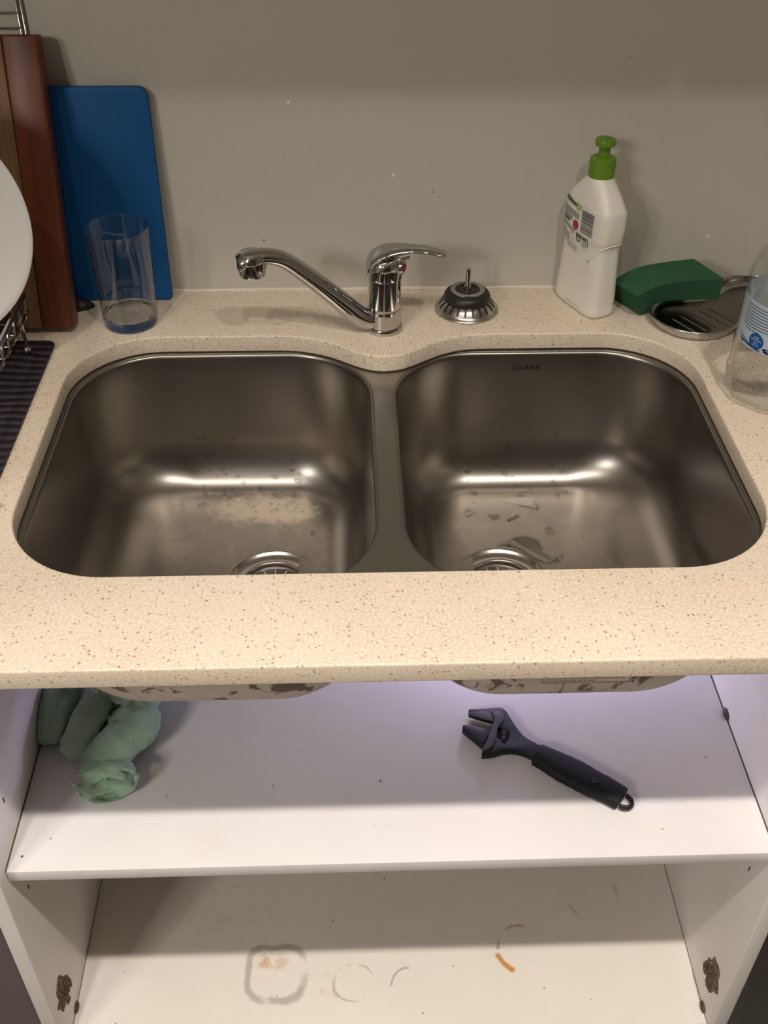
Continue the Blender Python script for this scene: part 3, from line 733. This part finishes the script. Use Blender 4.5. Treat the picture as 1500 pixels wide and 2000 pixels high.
for f, h in ((.75, .002), (.5, .0055), (.25, .0085), (.05, .0095)):
    bot.append([Vector((.030*f*cos(2*pi*i/NW), .030*f*sin(2*pi*i/NW), h*(1 - .35*max(0, cos(2*pi*i/NW*8))))) for i in range(NW)])
add_loft(bm, bot[::-1]+rings, True, False)
pb = bmobj('bottle_body', bm, M_pet, wb)
lathe('screw_cap', [(.0145, .197), (.0150, .198), (.0150, .210), (.0140, .2125), (.0005, .2125)], plain('blue_cap', (.02, .08, .3), .35), wb, n=36)
def wsec(a0, a1, z0, z1, r, n=24, top=None):
    return [[Vector(((r)*cos(lerp(a0, a1, i/n)), (r)*sin(lerp(a0, a1, i/n)), z)) for i in range(n+1)] for z in (z0, z1)]
def wdecal(name, m, specs, r, parent):
    b = bmesh.new()
    for (a0, z0a, z1a, a1, z0b, z1b) in specs:   # angles, bottom/top z at both ends
        n = 6; rows = [[], []]
        for i in range(n+1):
            f = i/n; a = lerp(a0, a1, f)
            rows[0].append(Vector((r*cos(a), r*sin(a), lerp(z0a, z0b, f)))); rows[1].append(Vector((r*cos(a), r*sin(a), lerp(z1a, z1b, f))))
        add_loft(b, rows, False, False, closed=False)
    return bmobj(name, b, m, parent)
D = radians
M_wl = plain('label_pale_blue', (.46, .53, .60), .35)
b = bmesh.new(); add_loft(b, wsec(0, 2*pi*71/72, .0655, .1125, .0438, 71), False, False, closed=False)
wl = bmobj('label', b, M_wl, wb)
M_navy = plain('label_navy', (.012, .018, .07), .35); M_blue = plain('label_blue', (.005, .085, .30), .35); M_wwh = plain('label_paper_white', (.72, .72, .70), .4); M_wtx = plain('label_grey_text', (.09, .12, .2), .4)
random.seed(2); q = []
for k in range(8):
    z = .1085-.0030*k; e = 233 - random.uniform(0, 10)
    q.append((D(184), z-.0010, z, D(e), z-.0010, z))
q.append((D(190), .0833, .0842, D(216), .0833, .0842))
wdecal('label_text', M_wtx, q, .0440, wl)
wdecal('barcode_panel', M_wwh, [(D(240), .0830, .1090, D(285), .0830, .1090)], .0440, wl)
q = []; a = 246
while a < 282:
    w = random.choice((.5, .8, 1.3)); q.append((D(a), .0860, .1070, D(a+w), .0860, .1070)); a += w+random.choice((.5, .8))
wdecal('barcode', M_lbk, q, .0442, wl)
def on_cyl(o, r, a_c, z_c):
    me = o.data
    for v in me.vertices:
        a = a_c + v.co.x/r; v.co = Vector(((r+v.co.z)*cos(a), (r+v.co.z)*sin(a), z_c+v.co.y))
o = text_mesh('barcode_digits', '9 311339', .0034, M_lbk, wl, ext=0); on_cyl(o, .0442, D(259), .0843)
q = []
for (z0, z1, th, a0, a1) in ((.0690, .0760, .0012, 215, 300), (.0672, .0735, .0022, 190, 300), (.0665, .0705, .0025, 215, 300), (.0662, .0680, .0016, 230, 300), (.0745, .0672, .0010, 183, 215), (.0700, .0662, .0016, 186, 222)):
    q.append((D(a0), z0, z0+th, D(a1), z1, z1+th*.8))
wdecal('label_swoosh', M_navy, q, .0440, wl)
b = bmesh.new(); n = 28; rr = []
for f in (.02, 1): rr.append([Vector((.0441*cos(D(214)+.0082*f*cos(2*pi*i/n)/.0441), .0441*sin(D(214)+.0082*f*cos(2*pi*i/n)/.0441), .0755+.0082*f*sin(2*pi*i/n))) for i in range(n)])
add_loft(b, rr, True, False); wd = bmobj('label_blue_dot', b, M_blue, wl)
for s_, z, sz in (('OUR', .0795, .0028), ('REFRESHING', .0768, .0021), ('Find', .0738, .0028), ('out more', .0715, .0020)):
    o = text_mesh('dot_text', s_, sz, M_wwh, wd, ext=0); on_cyl(o, .0443, D(214), z)

# ------------------------------------------------------------------ drinking glass
M_glassw = clear('clear_glass', 1.5, .0, (.95, .96, .96), 1.3)
t = NT('solid_glass'); t.set(color=(.97, .98, .98), rough=.0, trans=1.0, ior=1.46); M_glass = t.m
g = tag(empty('drinking_glass', (-.2660, .5240, .0002)), 'empty clear tumbler glass standing in front of the blue board', 'glass')
lathe('glass_wall', [(.0300, .0100), (.0310, .040), (.0322, .080), (.0334, .1120), (.0333, .1128), (.0328, .1130), (.0323, .1125), (.0320, .1120), (.0308, .080), (.0296, .040), (.0285, .0160), (.0278, .0140)], M_glassw, g, n=64, ang=60, cap0=False, cap1=False)
lathe('glass_base', [(.0240, 0), (.0280, .0006), (.0294, .0025), (.0299, .0060), (.0300, .0100), (.0300, .0135), (.0290, .0150), (.0278, .0140), (.0260, .0112), (.0200, .0102), (.0005, .0100)], M_glass, g, n=64, ang=60)

# ------------------------------------------------------------------ boards
M_bluep = NT('blue_plastic'); M_bluep.set(color=(0.004, 0.075, 0.23), rough=.5, spec=.3).bump(M_bluep.noise(700, 2), .08, .0004); M_bluep = M_bluep.m
bw, bh, r = .112, .2360, .012
bp = [(-bw, 0), (-.004, 0), (0, .004)] + arc(-r, bh-r, r, 0, pi/2, 8) + [(-bw+.004, bh), (-bw, bh-.004)]
bb_ = curve_fill('blue_chopping_board', [bp], .004, .0012, M_bluep)
tilt = math.atan2(.0125, bh)
bb_.matrix_world = Matrix.Translation((-.2262, .5790, .0005)) @ Matrix.Rotation(radians(90)-tilt, 4, 'X')
tag(bb_, 'plain blue plastic chopping board leaning on the splashback behind the glass', 'chopping board')

t = NT('laminated_wood')
sx = t.sep()
gr = t.noise(1.0, 5, .6, t.mapping((60, 2.5, 60)), dist=.4)
g2 = t.noise(1.0, 3, .6, t.mapping((220, 6, 220)))
red = t.mix(t.ramp(gr, .3, .7), (0.105, 0.026, 0.010), (0.165, 0.046, 0.017))
lt = t.mix(t.ramp(gr, .3, .7), (0.13, 0.066, 0.028), (0.23, 0.125, 0.058))
c = t.mix(t.ramp(t.math('ADD', sx[0], t.math('MULTIPLY', t.math('SUBTRACT', t.noise(3, 2), .5), .006)), -.0352, -.0335), lt, red)
c = t.mix(t.ramp(g2, .55, .75, 0, .35), c, (0.07, 0.018, 0.008))
t.set(color=c, rough=.42, spec=.35).bump(g2, .06, .0005); M_wood = t.m
woodE = empty('wooden_chopping_board'); tag(woodE, 'thick reddish brown wooden chopping board leaning beside the blue one', 'chopping board')
WW, WH, WT = .24, .292, .022
staves = [(-.0345, 0, 1), (-.090, -.0350, 0), (-.150, -.0905, 0), (-.24, -.1505, 0)]
for i, (a, b_, rd) in enumerate(staves):
    o = box('stave', (a, 0, -WT/2), (b_, WH, WT/2), M_wood, woodE, bev=.0022 if i == 0 else .0006)
tw = math.atan2(.074, .300)
woodE.matrix_world = Matrix.Translation((-.3225, .5065, .0070)) @ Matrix.Rotation(radians(90)-tw, 4, 'X')

# ------------------------------------------------------------------ drying mat, rack, plate, wire rack
t = NT('black_silicone'); wv = t.n.new('ShaderNodeTexWave'); wv.inputs['Scale'].default_value = 26; wv.inputs['Distortion'].default_value = 9; wv.inputs['Detail'].default_value = 1; wv.inputs['Detail Scale'].default_value = .35
wv.bands_direction = 'Y'; t.link(t.obj, wv.inputs['Vector'])
t.set(color=t.mix(t.ramp(wv.outputs['Fac'], .1, .7), (.010, .007, .011), (.040, .028, .038)), rough=.5).bump(wv.outputs['Fac'], .8, .002); M_mat = t.m
mat_o = curve_fill('drying_mat', [rrect(-.86, -.3400, .12, .4800, .010, 4)], .0018, .0008, M_mat, z=.0018)
tag(mat_o, 'black ridged silicone drying mat under the dish rack', 'mat')
rk = tag(empty('dish_rack', (-.36, .3, .0036)), 'chrome wire dish rack on the black mat at the left edge', 'dish rack')
ZB = .0036
def rk_o(name, fn, m=M_chrome_d):
    bm = bmesh.new(); fn(bm)
    for v in bm.verts: v.co -= Vector((-.36, .3, ZB))
    return bmobj(name, bm, m, rk)
RX, RL, RY0, RY1, RZ, RB = -.3555, -.78, .165, .468, .070, .036
rk_o('top_rail', lambda b: wire(b, [(RX-.012, RY1, RZ), (RX, RY1-.012, RZ), (RX, RY0+.012, RZ), (RX-.012, RY0, RZ), (RL+.012, RY0, RZ), (RL, RY0+.012, RZ), (RL, RY1-.012, RZ), (RL+.012, RY1, RZ), (RX-.012, RY1, RZ)], .0026, 10))
for i in range(13):
    y = RY0+.012 + i*(RY1-RY0-.024)/12
    rk_o('cross_wire', lambda b: wire(b, [(RX, y, RZ), (RX-.003, y, RB+.008), (RX-.006, y, RB+.002), (RX-.013, y, RB), (RL+.013, y, RB), (RL+.006, y, RB+.002), (RL+.003, y, RB+.008), (RL, y, RZ)], .0013, 6))
for i in range(5):
    x = RX-.020 - i*.09
    rk_o('long_wire', lambda b: wire(b, [(x, RY0, RZ), (x, RY0+.004, RB+.004), (x, RY0+.012, RB-.0018), (x, RY1-.012, RB-.0018), (x, RY1-.004, RB+.004), (x, RY1, RZ)], .0013, 6))
for z in (.048, .059):
    rk_o('side_wire', lambda b: wire(b, [(RX-.002, RY0+.004, z), (RX-.002, RY1-.004, z)], .0012, 6))
for (x, y) in ((RX-.008, RY1-.016), (RX-.008, RY0+.02), (RL+.01, RY1-.016), (RL+.01, RY0+.02)):
    def leg(b, x=x, y=y):
        wire(b, [(x, y, RZ-.002), (x, y, .0085)], .0020, 8)
        bmesh.ops.create_uvsphere(b, u_segments=12, v_segments=8, radius=.0042, matrix=Matrix.Translation((x, y, ZB+.0044)))
    rk_o('leg', leg, M_chrome)
M_china = plain('white_china', (.62, .59, .56), .22, coat=.3)
Rp = .118
pf = [(.0005, .004), (.060, .004), (.080, .0055), (.098, .0105), (.112, .0155), (Rp-.001, .0175), (Rp, .0165), (Rp-.002, .0145), (.100, .0075), (.083, .0020), (.060, 0), (.055, -.0015), (.050, 0), (.0005, 0)]
pt = lathe('dinner_plate', pf, M_china, None, n=96, cap0=False, cap1=False, ang=70)
pt.matrix_world = Matrix.Translation((-.4410, .4270, .1590)) @ Matrix.Rotation(radians(6), 4, 'Z') @ Matrix.Rotation(radians(90-8), 4, 'X')
tag(pt, 'white dinner plate standing upright in the dish rack, cut by the left edge', 'plate')
wr = tag(empty('wire_shelf_rack', (-.345, .592, .0)), 'upright metal wire rack showing above the wooden board, top left', 'rack')
def wr_o(name, pts, r_):
    bm = bmesh.new(); wire(bm, [Vector(p)-Vector((-.345, .592, 0)) for p in pts], r_, 8); return bmobj(name, bm, M_chrome_d, wr)
for x in (-.3405, -.3450, -.60): wr_o('upright', [(x, .5968, .0018), (x, .5968, .42)], .0015)
for i in range(28):
    z = .022+.0142*i
    wr_o('cross_wire', [(-.344, .5945, z), (-.602, .5945, z)], .0011)
# small black offcut behind the glass
bm = bmesh.new()
rr = [[Vector((x, y, z)) for x, y in ((-.343, .5600), (-.3410, .5720), (-.3300, .5700), (-.3120, .5600), (-.3180, .5540), (-.3300, .5480))] for z in (.0003, .0040)]
rr.append([Vector((lerp(p.x, -.33, .4), lerp(p.y, .56, .4), .0110)) for p in rr[1]])
add_loft(bm, rr); bmesh.ops.bevel(bm, geom=bm.edges[:], offset=.001, segments=2, affect='EDGES')
tag(bmobj('rubber_scrap', bm, M_black), 'small pointed black rubber scrap between the wooden board and the glass', 'scrap')

# ------------------------------------------------------------------ cupboard
PL, PR, ZS, ZFL = -0.35617, 0.38410, -0.31546, -0.65757
cab = tag(empty('sink_cupboard', (0.014, .3, -.8)), 'open white sink base cupboard without doors under the worktop', 'cupboard')
CO = Vector((0.014, .3, -.8))
def cb(name, lo, hi, m, bev=.0, label=None, parent=None):
    o = box(name, tuple(Vector(lo)-CO), tuple(Vector(hi)-CO), m, parent or cab, bev=bev)
    if label: o['label'] = label
    return o
PT = .0165
cb('side_panel', (PL-PT, .0196, -.80), (PL, .58, -.0225), M_board, .0012)
cb('side_panel', (PR, .0196, -.80), (PR+PT, .58, -.0225), M_board, .0012)
cb('back_panel', (PL, .572, -.80), (PR, .58, -.0225), M_board)
cb('shelf', (PL+.0012, .0351, ZS-.0154), (PR-.0012, .571, ZS), M_shelf, .0007, 'white middle shelf holding the wrench and the cloth')
# bottom board carries its own coordinates (stains are placed in world metres)
me_o = box('bottom_board', (PL+.0006, .0300, ZFL-.016), (PR-.0006, .571, ZFL), M_floorboard); me_o.parent = cab; me_o.location = -CO
me_o['label'] = 'stained white bottom board'
sh = [c_ for c_ in cab.children if c_.name.startswith('shelf')][0]
for v in sh.data.vertices: v.co += CO
sh.location = -CO
cb('kick_board', (PL, .060, -.80), (PR, .075, ZFL-.016), M_board)
cb('front_rail', (PL, .45, -.10), (PR, .466, -.0225), M_board) if False else None
# thin dark strips along the joints where the boards meet the sides
M_crack = plain('dark_joint', (.10, .08, .065), .8)
for x, z in ((PL, ZS), (PR, ZS), (PL, ZFL), (PR, ZFL)):
    s_ = 1 if x < 0 else -1
    cb('joint', (min(x, x+s_*.0007), .036, z-.0006), (max(x, x+s_*.0007), .57, z+.0003), M_crack)
# torn hinge leftovers
t = NT('torn_chipboard'); t.set(color=t.mix(t.ramp(t.noise(260, 4, .7), .35, .65), (.035, .018, .012), (.24, .17, .12)), rough=.85).bump(t.noise(400, 4), .9, .002); M_chip = t.m
def torn(name, x, s_, pts, seed, label):
    random.seed(seed); bm = bmesh.new()
    P = [Vector((0, y, z)) for y, z in pts]; P = smooth_path(P+[P[0]], 4)[:-1]
    c_ = sum(P, Vector())/len(P); rr = []
    for f, h in ((1.0, 0), (.93, .0012), (.7, .0022), (.4, .0010), (.15, .0018)):
        rr.append([Vector((x+s_*(h*random.uniform(.5, 1.5) if h else .0001), c_.y+(p.y-c_.y)*f*random.uniform(.93, 1.05), c_.z+(p.z-c_.z)*f*random.uniform(.94, 1.04))) for p in P])
    add_loft(bm, rr, False, True)
    for v in bm.verts: v.co -= CO
    o = bmobj(name, bm, M_chip, cab, smooth=False); o['label'] = label; return o
def sidepts(pxs, x): return [(on(a, b_, 0, x).y, on(a, b_, 0, x).z) for a, b_ in pxs]
torn('hinge_scar', PL, 1, sidepts([(117, 1904), (123, 1907), (128, 1903), (133, 1906), (139, 1915), (140, 1922), (134, 1926), (136, 1934), (132, 1941), (137, 1950), (133, 1962), (127, 1958), (124, 1976), (118, 1970), (113, 1973), (114, 1955), (110, 1940), (111, 1922), (113, 1910)], PL), 5, 'dark torn hinge scar on the left panel')
torn('hinge_scar', PR, -1, sidepts([(1374, 1880), (1379, 1874), (1384, 1877), (1386, 1869), (1391, 1876), (1396, 1869), (1401, 1880), (1407, 1902), (1403, 1914), (1404, 1930), (1400, 1942), (1393, 1936), (1388, 1941), (1381, 1930), (1378, 1915), (1381, 1905), (1375, 1898)], PR), 6, 'dark torn hinge scar on the right panel')
def stud(x, s_, y, z, r, label):
    bm = bmesh.new(); bmesh.ops.create_uvsphere(bm, u_segments=14, v_segments=8, radius=1, matrix=Matrix.Translation((x, y, z)) @ Matrix.Diagonal((r*.55, r*1.5, r*1.0, 1)))
    for v in bm.verts: v.co -= CO
    o = bmobj('cover_cap', bm, M_brown, cab); o['label'] = label
M_brown = plain('brown_plastic', (.085, .045, .03), .6)
stud(PL+.0012, 1, .0690, ZFL+.0035, .0050, 'brown cap at the left end of the bottom board')
stud(PR-.0012, -1, .0480, ZFL+.0035, .0050, 'brown cap at the right end of the bottom board')
stud(PR-.0012, -1, .2050, ZS+.0035, .0052, 'brown cap at the right end of the shelf')
for x, s_, y, z in ((PL, 1, .065, -.3898), (PR, -1, .065, -.3908), (PL, 1, .078, -.262)):
    bm = bmesh.new(); add_box(bm, (x-.0008, y-.0007, z-.0035), (x+.0008, y+.0007, z+.0035))
    for v in bm.verts: v.co -= CO
    bmobj('peg_slot', bm, M_crack, cab, smooth=False)
bm = bmesh.new(); p = on(43, 1673, 2, ZS)
add_lathe(bm, [(.0012, 0.0), (.0012, .0003)], 10)
for v in bm.verts: v.co += Vector((p.x, p.y, ZS+.0001))-CO
bmobj('screw_hole', bm, M_crack, cab)
bm = bmesh.new(); p = on(743, 1526, 2, ZS)
bmesh.ops.create_icosphere(bm, subdivisions=1, radius=.0010, matrix=Matrix.Translation((p.x, p.y, ZS+.0008)))
tag(bmobj('crumb', bm, M_black), 'tiny black crumb in the middle of the shelf', 'crumb')
# neighbours
nb = box('door', (X0+.02, .0230, -.74), (PL-PT-.0010, .0410, -.030), M_grey_door, bev=.001); nb['label'] = 'dark grey door'
box_l = box('closed_cupboard', (X0+.01, .0420, -.80), (PL-PT-.002, .58, -.0225), M_board); tag(box_l, 'closed cupboard with a dark grey front at the lower left edge', 'cupboard'); nb.parent = box_l
nb = box('door', (PR+PT+.0010, .0230, -.74), (X1-.02, .0410, -.030), M_black_door, bev=.001); nb['label'] = 'black door'
box_r = box('closed_cupboard', (PR+PT+.002, .0420, -.80), (X1-.01, .58, -.0225), M_board); tag(box_r, 'closed cupboard with a black front at the lower right edge', 'cupboard'); nb.parent = box_r
oc = tag(empty('overhead_cupboard', (0, .44, .60)), 'overhead wall cupboard above the splashback, out of the frame', 'cupboard')
box('carcass', (-1.69, -.145, 0), (1.69, .159, .80), M_board, oc)
for i in range(5): box('door', (-1.68+i*.674, -.164, -.0), (-1.68+i*.674+.668, -.146, .80), M_board, oc, bev=.001)
for (x, y, _w), wh in zip(DL, ('right', 'middle', 'left')):
    dl = tag(empty('downlight', (x, y, CEIL)), wh + ' recessed ceiling downlight of the three above the sink', 'ceiling light', 'ceiling downlights')
    bm = bmesh.new(); add_lathe(bm, [(.040, -.0005), (.041, -.006), (.055, -.005), (.058, -.0005)], 40, False, False); bmobj('bezel', bm, M_chrome_d, dl)
fl_ = tag(empty('floor_lamp', (-1.27, -1.56, ZF)), 'tall floor lamp in the room behind the viewer, out of the frame', 'lamp')
lathe('base', [(.13, 0), (.135, .01), (.12, .02), (.012, .03)], M_black, fl_); lathe('pole', [(.010, .03), (.010, 1.62)], M_black, fl_)
lathe('lamp_shade', [(.17, 1.60), (.13, 2.02)], M_ceil, fl_, cap0=False, cap1=False)

# ------------------------------------------------------------------ wrench
WO = (890, 1370); WS = 1500/370
def wp(pts, z): return [(lambda p: (p.x, p.y))(on(WO[0]+x/WS, WO[1]+y/WS, 2, z)) for x, y in pts]
def wpo(x, y, z): return on(WO[0]+x/WS, WO[1]+y/WS, 2, z)
M_phos = plain('phosphated_steel', (0.010, 0.009, 0.011), .5, spec=.35)
M_jaw = plain('worn_steel', (0.055, 0.046, 0.048), .55, metal=.3)
M_grip = NT('grip_rubber'); M_grip.set(color=(.007, .007, .008), rough=.65, spec=.3).bump(M_grip.voro(500), .3, .0008); M_grip = M_grip.m
c0 = wpo(700, 430, ZS)
wre = tag(empty('adjustable_wrench', (c0.x, c0.y, ZS)), 'black adjustable wrench with a rubber grip lying on the shelf', 'wrench')
WOF = Vector((c0.x, c0.y, ZS))
def wpart(name, pts, zm, half, bev, m, parent=None, k=0, holes=()):
    P = wp(pts, ZS+zm)
    if k: P = [(q.x, q.y) for q in smooth_path([Vector((a, b_, 0)) for a, b_ in P+[P[0]]], k)[:-1]]
    o = curve_fill(name, [P]+[wp(h, ZS+zm)[::-1] for h in holes], half, bev, m, parent or wre, res=3, z=ZS+zm)
    toloc(o.data, WOF); return o
wpart('head', [(100, 95), (103, 82), (120, 78), (180, 78), (240, 72), (300, 66), (345, 65), (378, 76), (405, 103), (430, 145), (470, 210), (500, 250), (530, 285), (570, 315), (620, 342), (680, 370),
               (660, 485), (600, 450), (550, 425), (490, 408), (430, 402), (370, 408), (320, 425), (280, 434), (205, 437), (212, 370), (250, 300), (262, 250), (300, 165), (250, 152), (190, 135), (105, 108)],
      .0065, .0045, .0012, M_phos, holes=[[(330, 215), (395, 240), (420, 262), (412, 330), (375, 338), (322, 300)]])
bm = bmesh.new()   # worm: stacked rings across the head
a = wpo(388, 242, ZS+.0065); b_ = wpo(378, 335, ZS+.0065)
for k in range(5):
    c_ = lerp(a, b_, (k+.5)/5); ax = (b_-a).normalized()
    q = Vector((0, 0, 1)).rotation_difference(ax).to_matrix().to_4x4()
    r_ = bmesh.ops.create_cone(bm, cap_ends=True, segments=20, radius1=.0058, radius2=.0058, depth=.0022, matrix=Matrix.Translation(c_-WOF) @ q)
q = Vector((0, 0, 1)).rotation_difference((b_-a)).to_matrix().to_4x4()
bmesh.ops.create_cone(bm, cap_ends=True, segments=16, radius1=.0042, radius2=.0042, depth=(b_-a).length, matrix=Matrix.Translation((a+b_)/2-WOF) @ q)
bmesh.ops.bevel(bm, geom=[e for e in bm.edges if len(e.link_faces) == 2 and e.calc_face_angle(0) > 1], offset=.0004, segments=1, affect='EDGES')
bmobj('worm_screw', bm, M_phos, wre)
jaw = wpart('movable_jaw', [(52, 232), (54, 208), (66, 203), (150, 222), (228, 238), (246, 258), (252, 300), (214, 366), (180, 338), (110, 280)], .0065, .0048, .0012, M_phos)
wpart('jaw_slide', [(290, 95), (320, 82), (352, 82), (382, 100), (388, 130), (375, 165), (335, 210), (326, 265), (318, 305), (290, 360), (250, 388), (215, 402), (214, 372), (240, 335), (275, 235), (302, 165), (300, 130)], .0112, .0012, .0008, M_jaw, jaw)
wpart('upper_jaw_face', [(100, 95), (104, 83), (180, 82), (240, 78), (280, 100), (296, 130), (298, 160), (250, 150), (190, 134), (106, 107)], .0112, .0006, .0004, M_jaw)
# grip: swept rounded section with a waist
gp = [wpo(x, y, ZS+.0085) for x, y in ((642, 420), (720, 458), (850, 527), (960, 582), (1080, 648), (1200, 705), (1312, 770))]
ww = [.0135, .0145, .0170, .0175, .0165, .0150, .0138]
P = smooth_path(gp, 6); bm = bmesh.new(); rr = []
for i, p in enumerate(P):
    f = i/(len(P)-1)*6; i0 = min(int(f), 5); w = lerp(ww[i0], ww[i0+1], f-i0)*.92
    w += .0004*(1 if (i % 4) < 2 else 0)*(1 if 8 < i < 30 else 0)
    t_ = (P[min(i+1, len(P)-1)]-P[max(i-1, 0)]).normalized(); s_ = t_.cross(Vector((0, 0, 1))).normalized(); ring_ = []
    for j in range(24):
        an = 2*pi*j/24; cc_, ss_ = cos(an), sin(an)
        ring_.append(p - WOF + s_*(w*math.copysign(abs(cc_)**.7, cc_)) + Vector((0, 0, .0082*math.copysign(abs(ss_)**.7, ss_))))
    rr.append(ring_)
add_loft(bm, rr); grip = sharp(bmobj('grip', bm, M_grip, wre), 60)
bm = bmesh.new(); add_lathe(bm, [(.0030, 0), (.0036, .0005), (.0030, .0012), (.0016, .0002), (.0002, .0001)], 16, False, False)
c_ = wpo(1108, 628, ZS+.0165)-WOF
for v in bm.verts: v.co += c_
bmobj('grip_hole', bm, M_black, grip)
bm = bmesh.new(); c_ = wpo(1345, 780, ZS+.007)
P = []
d_ = (P_ := (gp[-1]-gp[-2]).normalized()); s_ = d_.cross(Vector((0, 0, 1)))
for i in range(17):
    an = pi*(-.5)+pi*i/16; P.append(gp[-1] - WOF + d_*(.002+.0095*cos(an)) + s_*(.0075*sin(an)) + Vector((0, 0, -.002)))
add_sweep(bm, P, [(.0022, .0036)]*17, 10)
bmobj('hanging_eye', bm, M_phos, wre)

# ------------------------------------------------------------------ green cloth
t = NT('terry_cloth'); n1 = t.noise(800, 3, .7); n3 = t.noise(16, 3)
t.set(color=t.mix(t.ramp(t.noise(26, 2), .60, .70, 0, .55), t.mix(t.ramp(n3, .35, .65), (.42, .64, .44), (.54, .74, .57)), (.22, .26, .17)), rough=.95, spec=.1, sheen=.3).bump(n1, .9, .0025); M_cloth = t.m
bm = bmesh.new()
KO = (60, 1330); KS = 1500/280
def kp(x, y, z): return on(KO[0]+x/KS, KO[1]+y/KS, 2, ZS+z)
def fold(pts, rad, n=20):
    P = smooth_path([kp(*p) for p in pts], 5); m_ = len(P); rr = []
    for i in range(m_):
        f = i/(m_-1)*(len(rad)-1); i0 = min(int(f), len(rad)-2); rr.append(tuple(lerp(rad[i0][k], rad[i0+1][k], f-i0) for k in (0, 1)))
    # rounded ends
    a0 = P[0]+(P[0]-P[1]).normalized()*rr[0][0]*.5; a1 = P[-1]+(P[-1]-P[-2]).normalized()*rr[-1][0]*.5
    P = [a0]+P+[a1]; rr = [(rr[0][0]*.35, rr[0][1]*.35)]+rr+[(rr[-1][0]*.35, rr[-1][1]*.35)]
    add_sweep(bm, P, rr, n)
fold([(430, -120, .020), (300, 120, .020), (200, 380, .018), (180, 600, .013)], [(.020, .022), (.020, .020), (.018, .018), (.013, .011)])     # left lump
fold([(300, 60, .040), (240, 240, .036), (190, 420, .026), (165, 560, .018)], [(.008, .010), (.008, .009), (.007, .008), (.005, .006)])
fold([(430, 60, .034), (360, 280, .030), (290, 480, .022), (250, 640, .012)], [(.009, .010), (.009, .010), (.008, .009), (.006, .006)])
fold([(840, -60, .040), (690, 240, .034), (560, 470, .028), (420, 760, .014)], [(.015, .017), (.0165, .017), (.0165, .016), (.011, .012)])    # central roll
fold([(650, 120, .048), (540, 310, .042), (440, 500, .032), (340, 640, .022)], [(.006, .006), (.0065, .007), (.006, .007), (.004, .005)])
fold([(1230, 40, .030), (1180, 200, .030), (1020, 360, .026), (850, 470, .022)], [(.018, .017), (.018, .017), (.013, .014), (.008, .009)])   # right upper lobe
fold([(1270, 360, .026), (1130, 520, .028), (940, 660, .026), (740, 860, .016)], [(.012, .012), (.0205, .019), (.0195, .018), (.012, .010)])   # right lower lobe
fold([(900, 470, .030), (740, 640, .022), (590, 820, .012)], [(.006, .007), (.007, .008), (.006, .007)])
fold([(860, 70, .050), (960, 170, .048), (1020, 230, .044)], [(.012, .006), (.010, .006), (.005, .004)])
fold([(1000, 0, .012), (900, 200, .012), (820, 420, .010)], [(.034, .012), (.034, .012), (.022, .009)])
fold([(560, 300, .008), (600, 620, .006), (700, 800, .006)], [(.030, .008), (.026, .006), (.016, .005)])
# lower open roll: tube wall round a mouth that faces the room
mc = kp(790, 1020, .016); ax = Vector((.12, -.80, .50)).normalized(); sd = ax.cross(Vector((0, 0, 1))).normalized(); uu = sd.cross(ax).normalized()
outer = []
for i in range(40):
    an = 2*pi*i/40; outer.append((.0325*cos(an), .0185*sin(an) + .0025*cos(an*2)))
for (off, ln) in ((0, 1),):
    rings = []
    for (sc, y_) in ((1.0, -.030), (1.03, -.010), (1.02, .012), (.97, .0135), (.90, .012), (.86, -.010), (.84, -.026)):
        rings.append([mc + sd*(a*sc) + uu*(b*sc) + ax*(y_ + .002*sin(3*math.atan2(b, a))) for a, b in outer])
    add_loft(bm, rings, False, False)
for (pts, rd) in (([(-.020, .004), (-.006, .008), (.012, .001), (.024, -.004)], .0035), ([(-.024, -.006), (-.004, -.003), (.010, -.009), (.020, -.010)], .0045), ([(-.016, .011), (.006, .011), (.022, .006)], .0030)):
    P = smooth_path([mc + sd*a + uu*b + ax*.004 for a, b in pts], 6)
    add_sweep(bm, P, [(rd, .011)]*len(P), 12, up=ax)
P = [mc + sd*a + ax*-.008 - uu*.003 for a in (-.024, -.008, .008, .024)]
add_sweep(bm, P, [(.012, .009)]*4, 12, up=ax)
P = smooth_path([mc + sd*a + uu*b + ax*.002 for a, b in ((-.022, -.010), (-.006, -.0115), (.010, -.012), (.022, -.008))], 5)
add_sweep(bm, P, [(.0030, .010)]*len(P), 10, up=ax)
cl = bmobj('cleaning_cloth', bm, M_cloth)
rm = cl.modifiers.new('fuse', 'REMESH'); rm.mode = 'VOXEL'; rm.voxel_size = .0016; rm.use_smooth_shade = True
smo = cl.modifiers.new('soften', 'SMOOTH'); smo.factor = .5; smo.iterations = 2
tx = bpy.data.textures.new('wrinkle', 'CLOUDS'); tx.noise_scale = .03; tx.noise_depth = 2
dm = cl.modifiers.new('wrinkle', 'DISPLACE'); dm.texture = tx; dm.strength = .0075; dm.mid_level = .5; dm.texture_coords = 'LOCAL'
tx2 = bpy.data.textures.new('pile', 'CLOUDS'); tx2.noise_scale = .0032; tx2.noise_depth = 1
dm2 = cl.modifiers.new('pile', 'DISPLACE'); dm2.texture = tx2; dm2.strength = .0022; dm2.mid_level = .5; dm2.texture_coords = 'LOCAL'
dg = bpy.context.evaluated_depsgraph_get(); me = bpy.data.meshes.new_from_object(cl.evaluated_get(dg)); cl.modifiers.clear(); cl.data = me
for v in me.vertices: v.co.z = max(v.co.z, ZS+.0004); v.co.x = max(v.co.x, PL+.001)
for p in me.polygons: p.use_smooth = True
tag(cl, 'crumpled pale green terry cloth at the left end of the shelf', 'cloth')
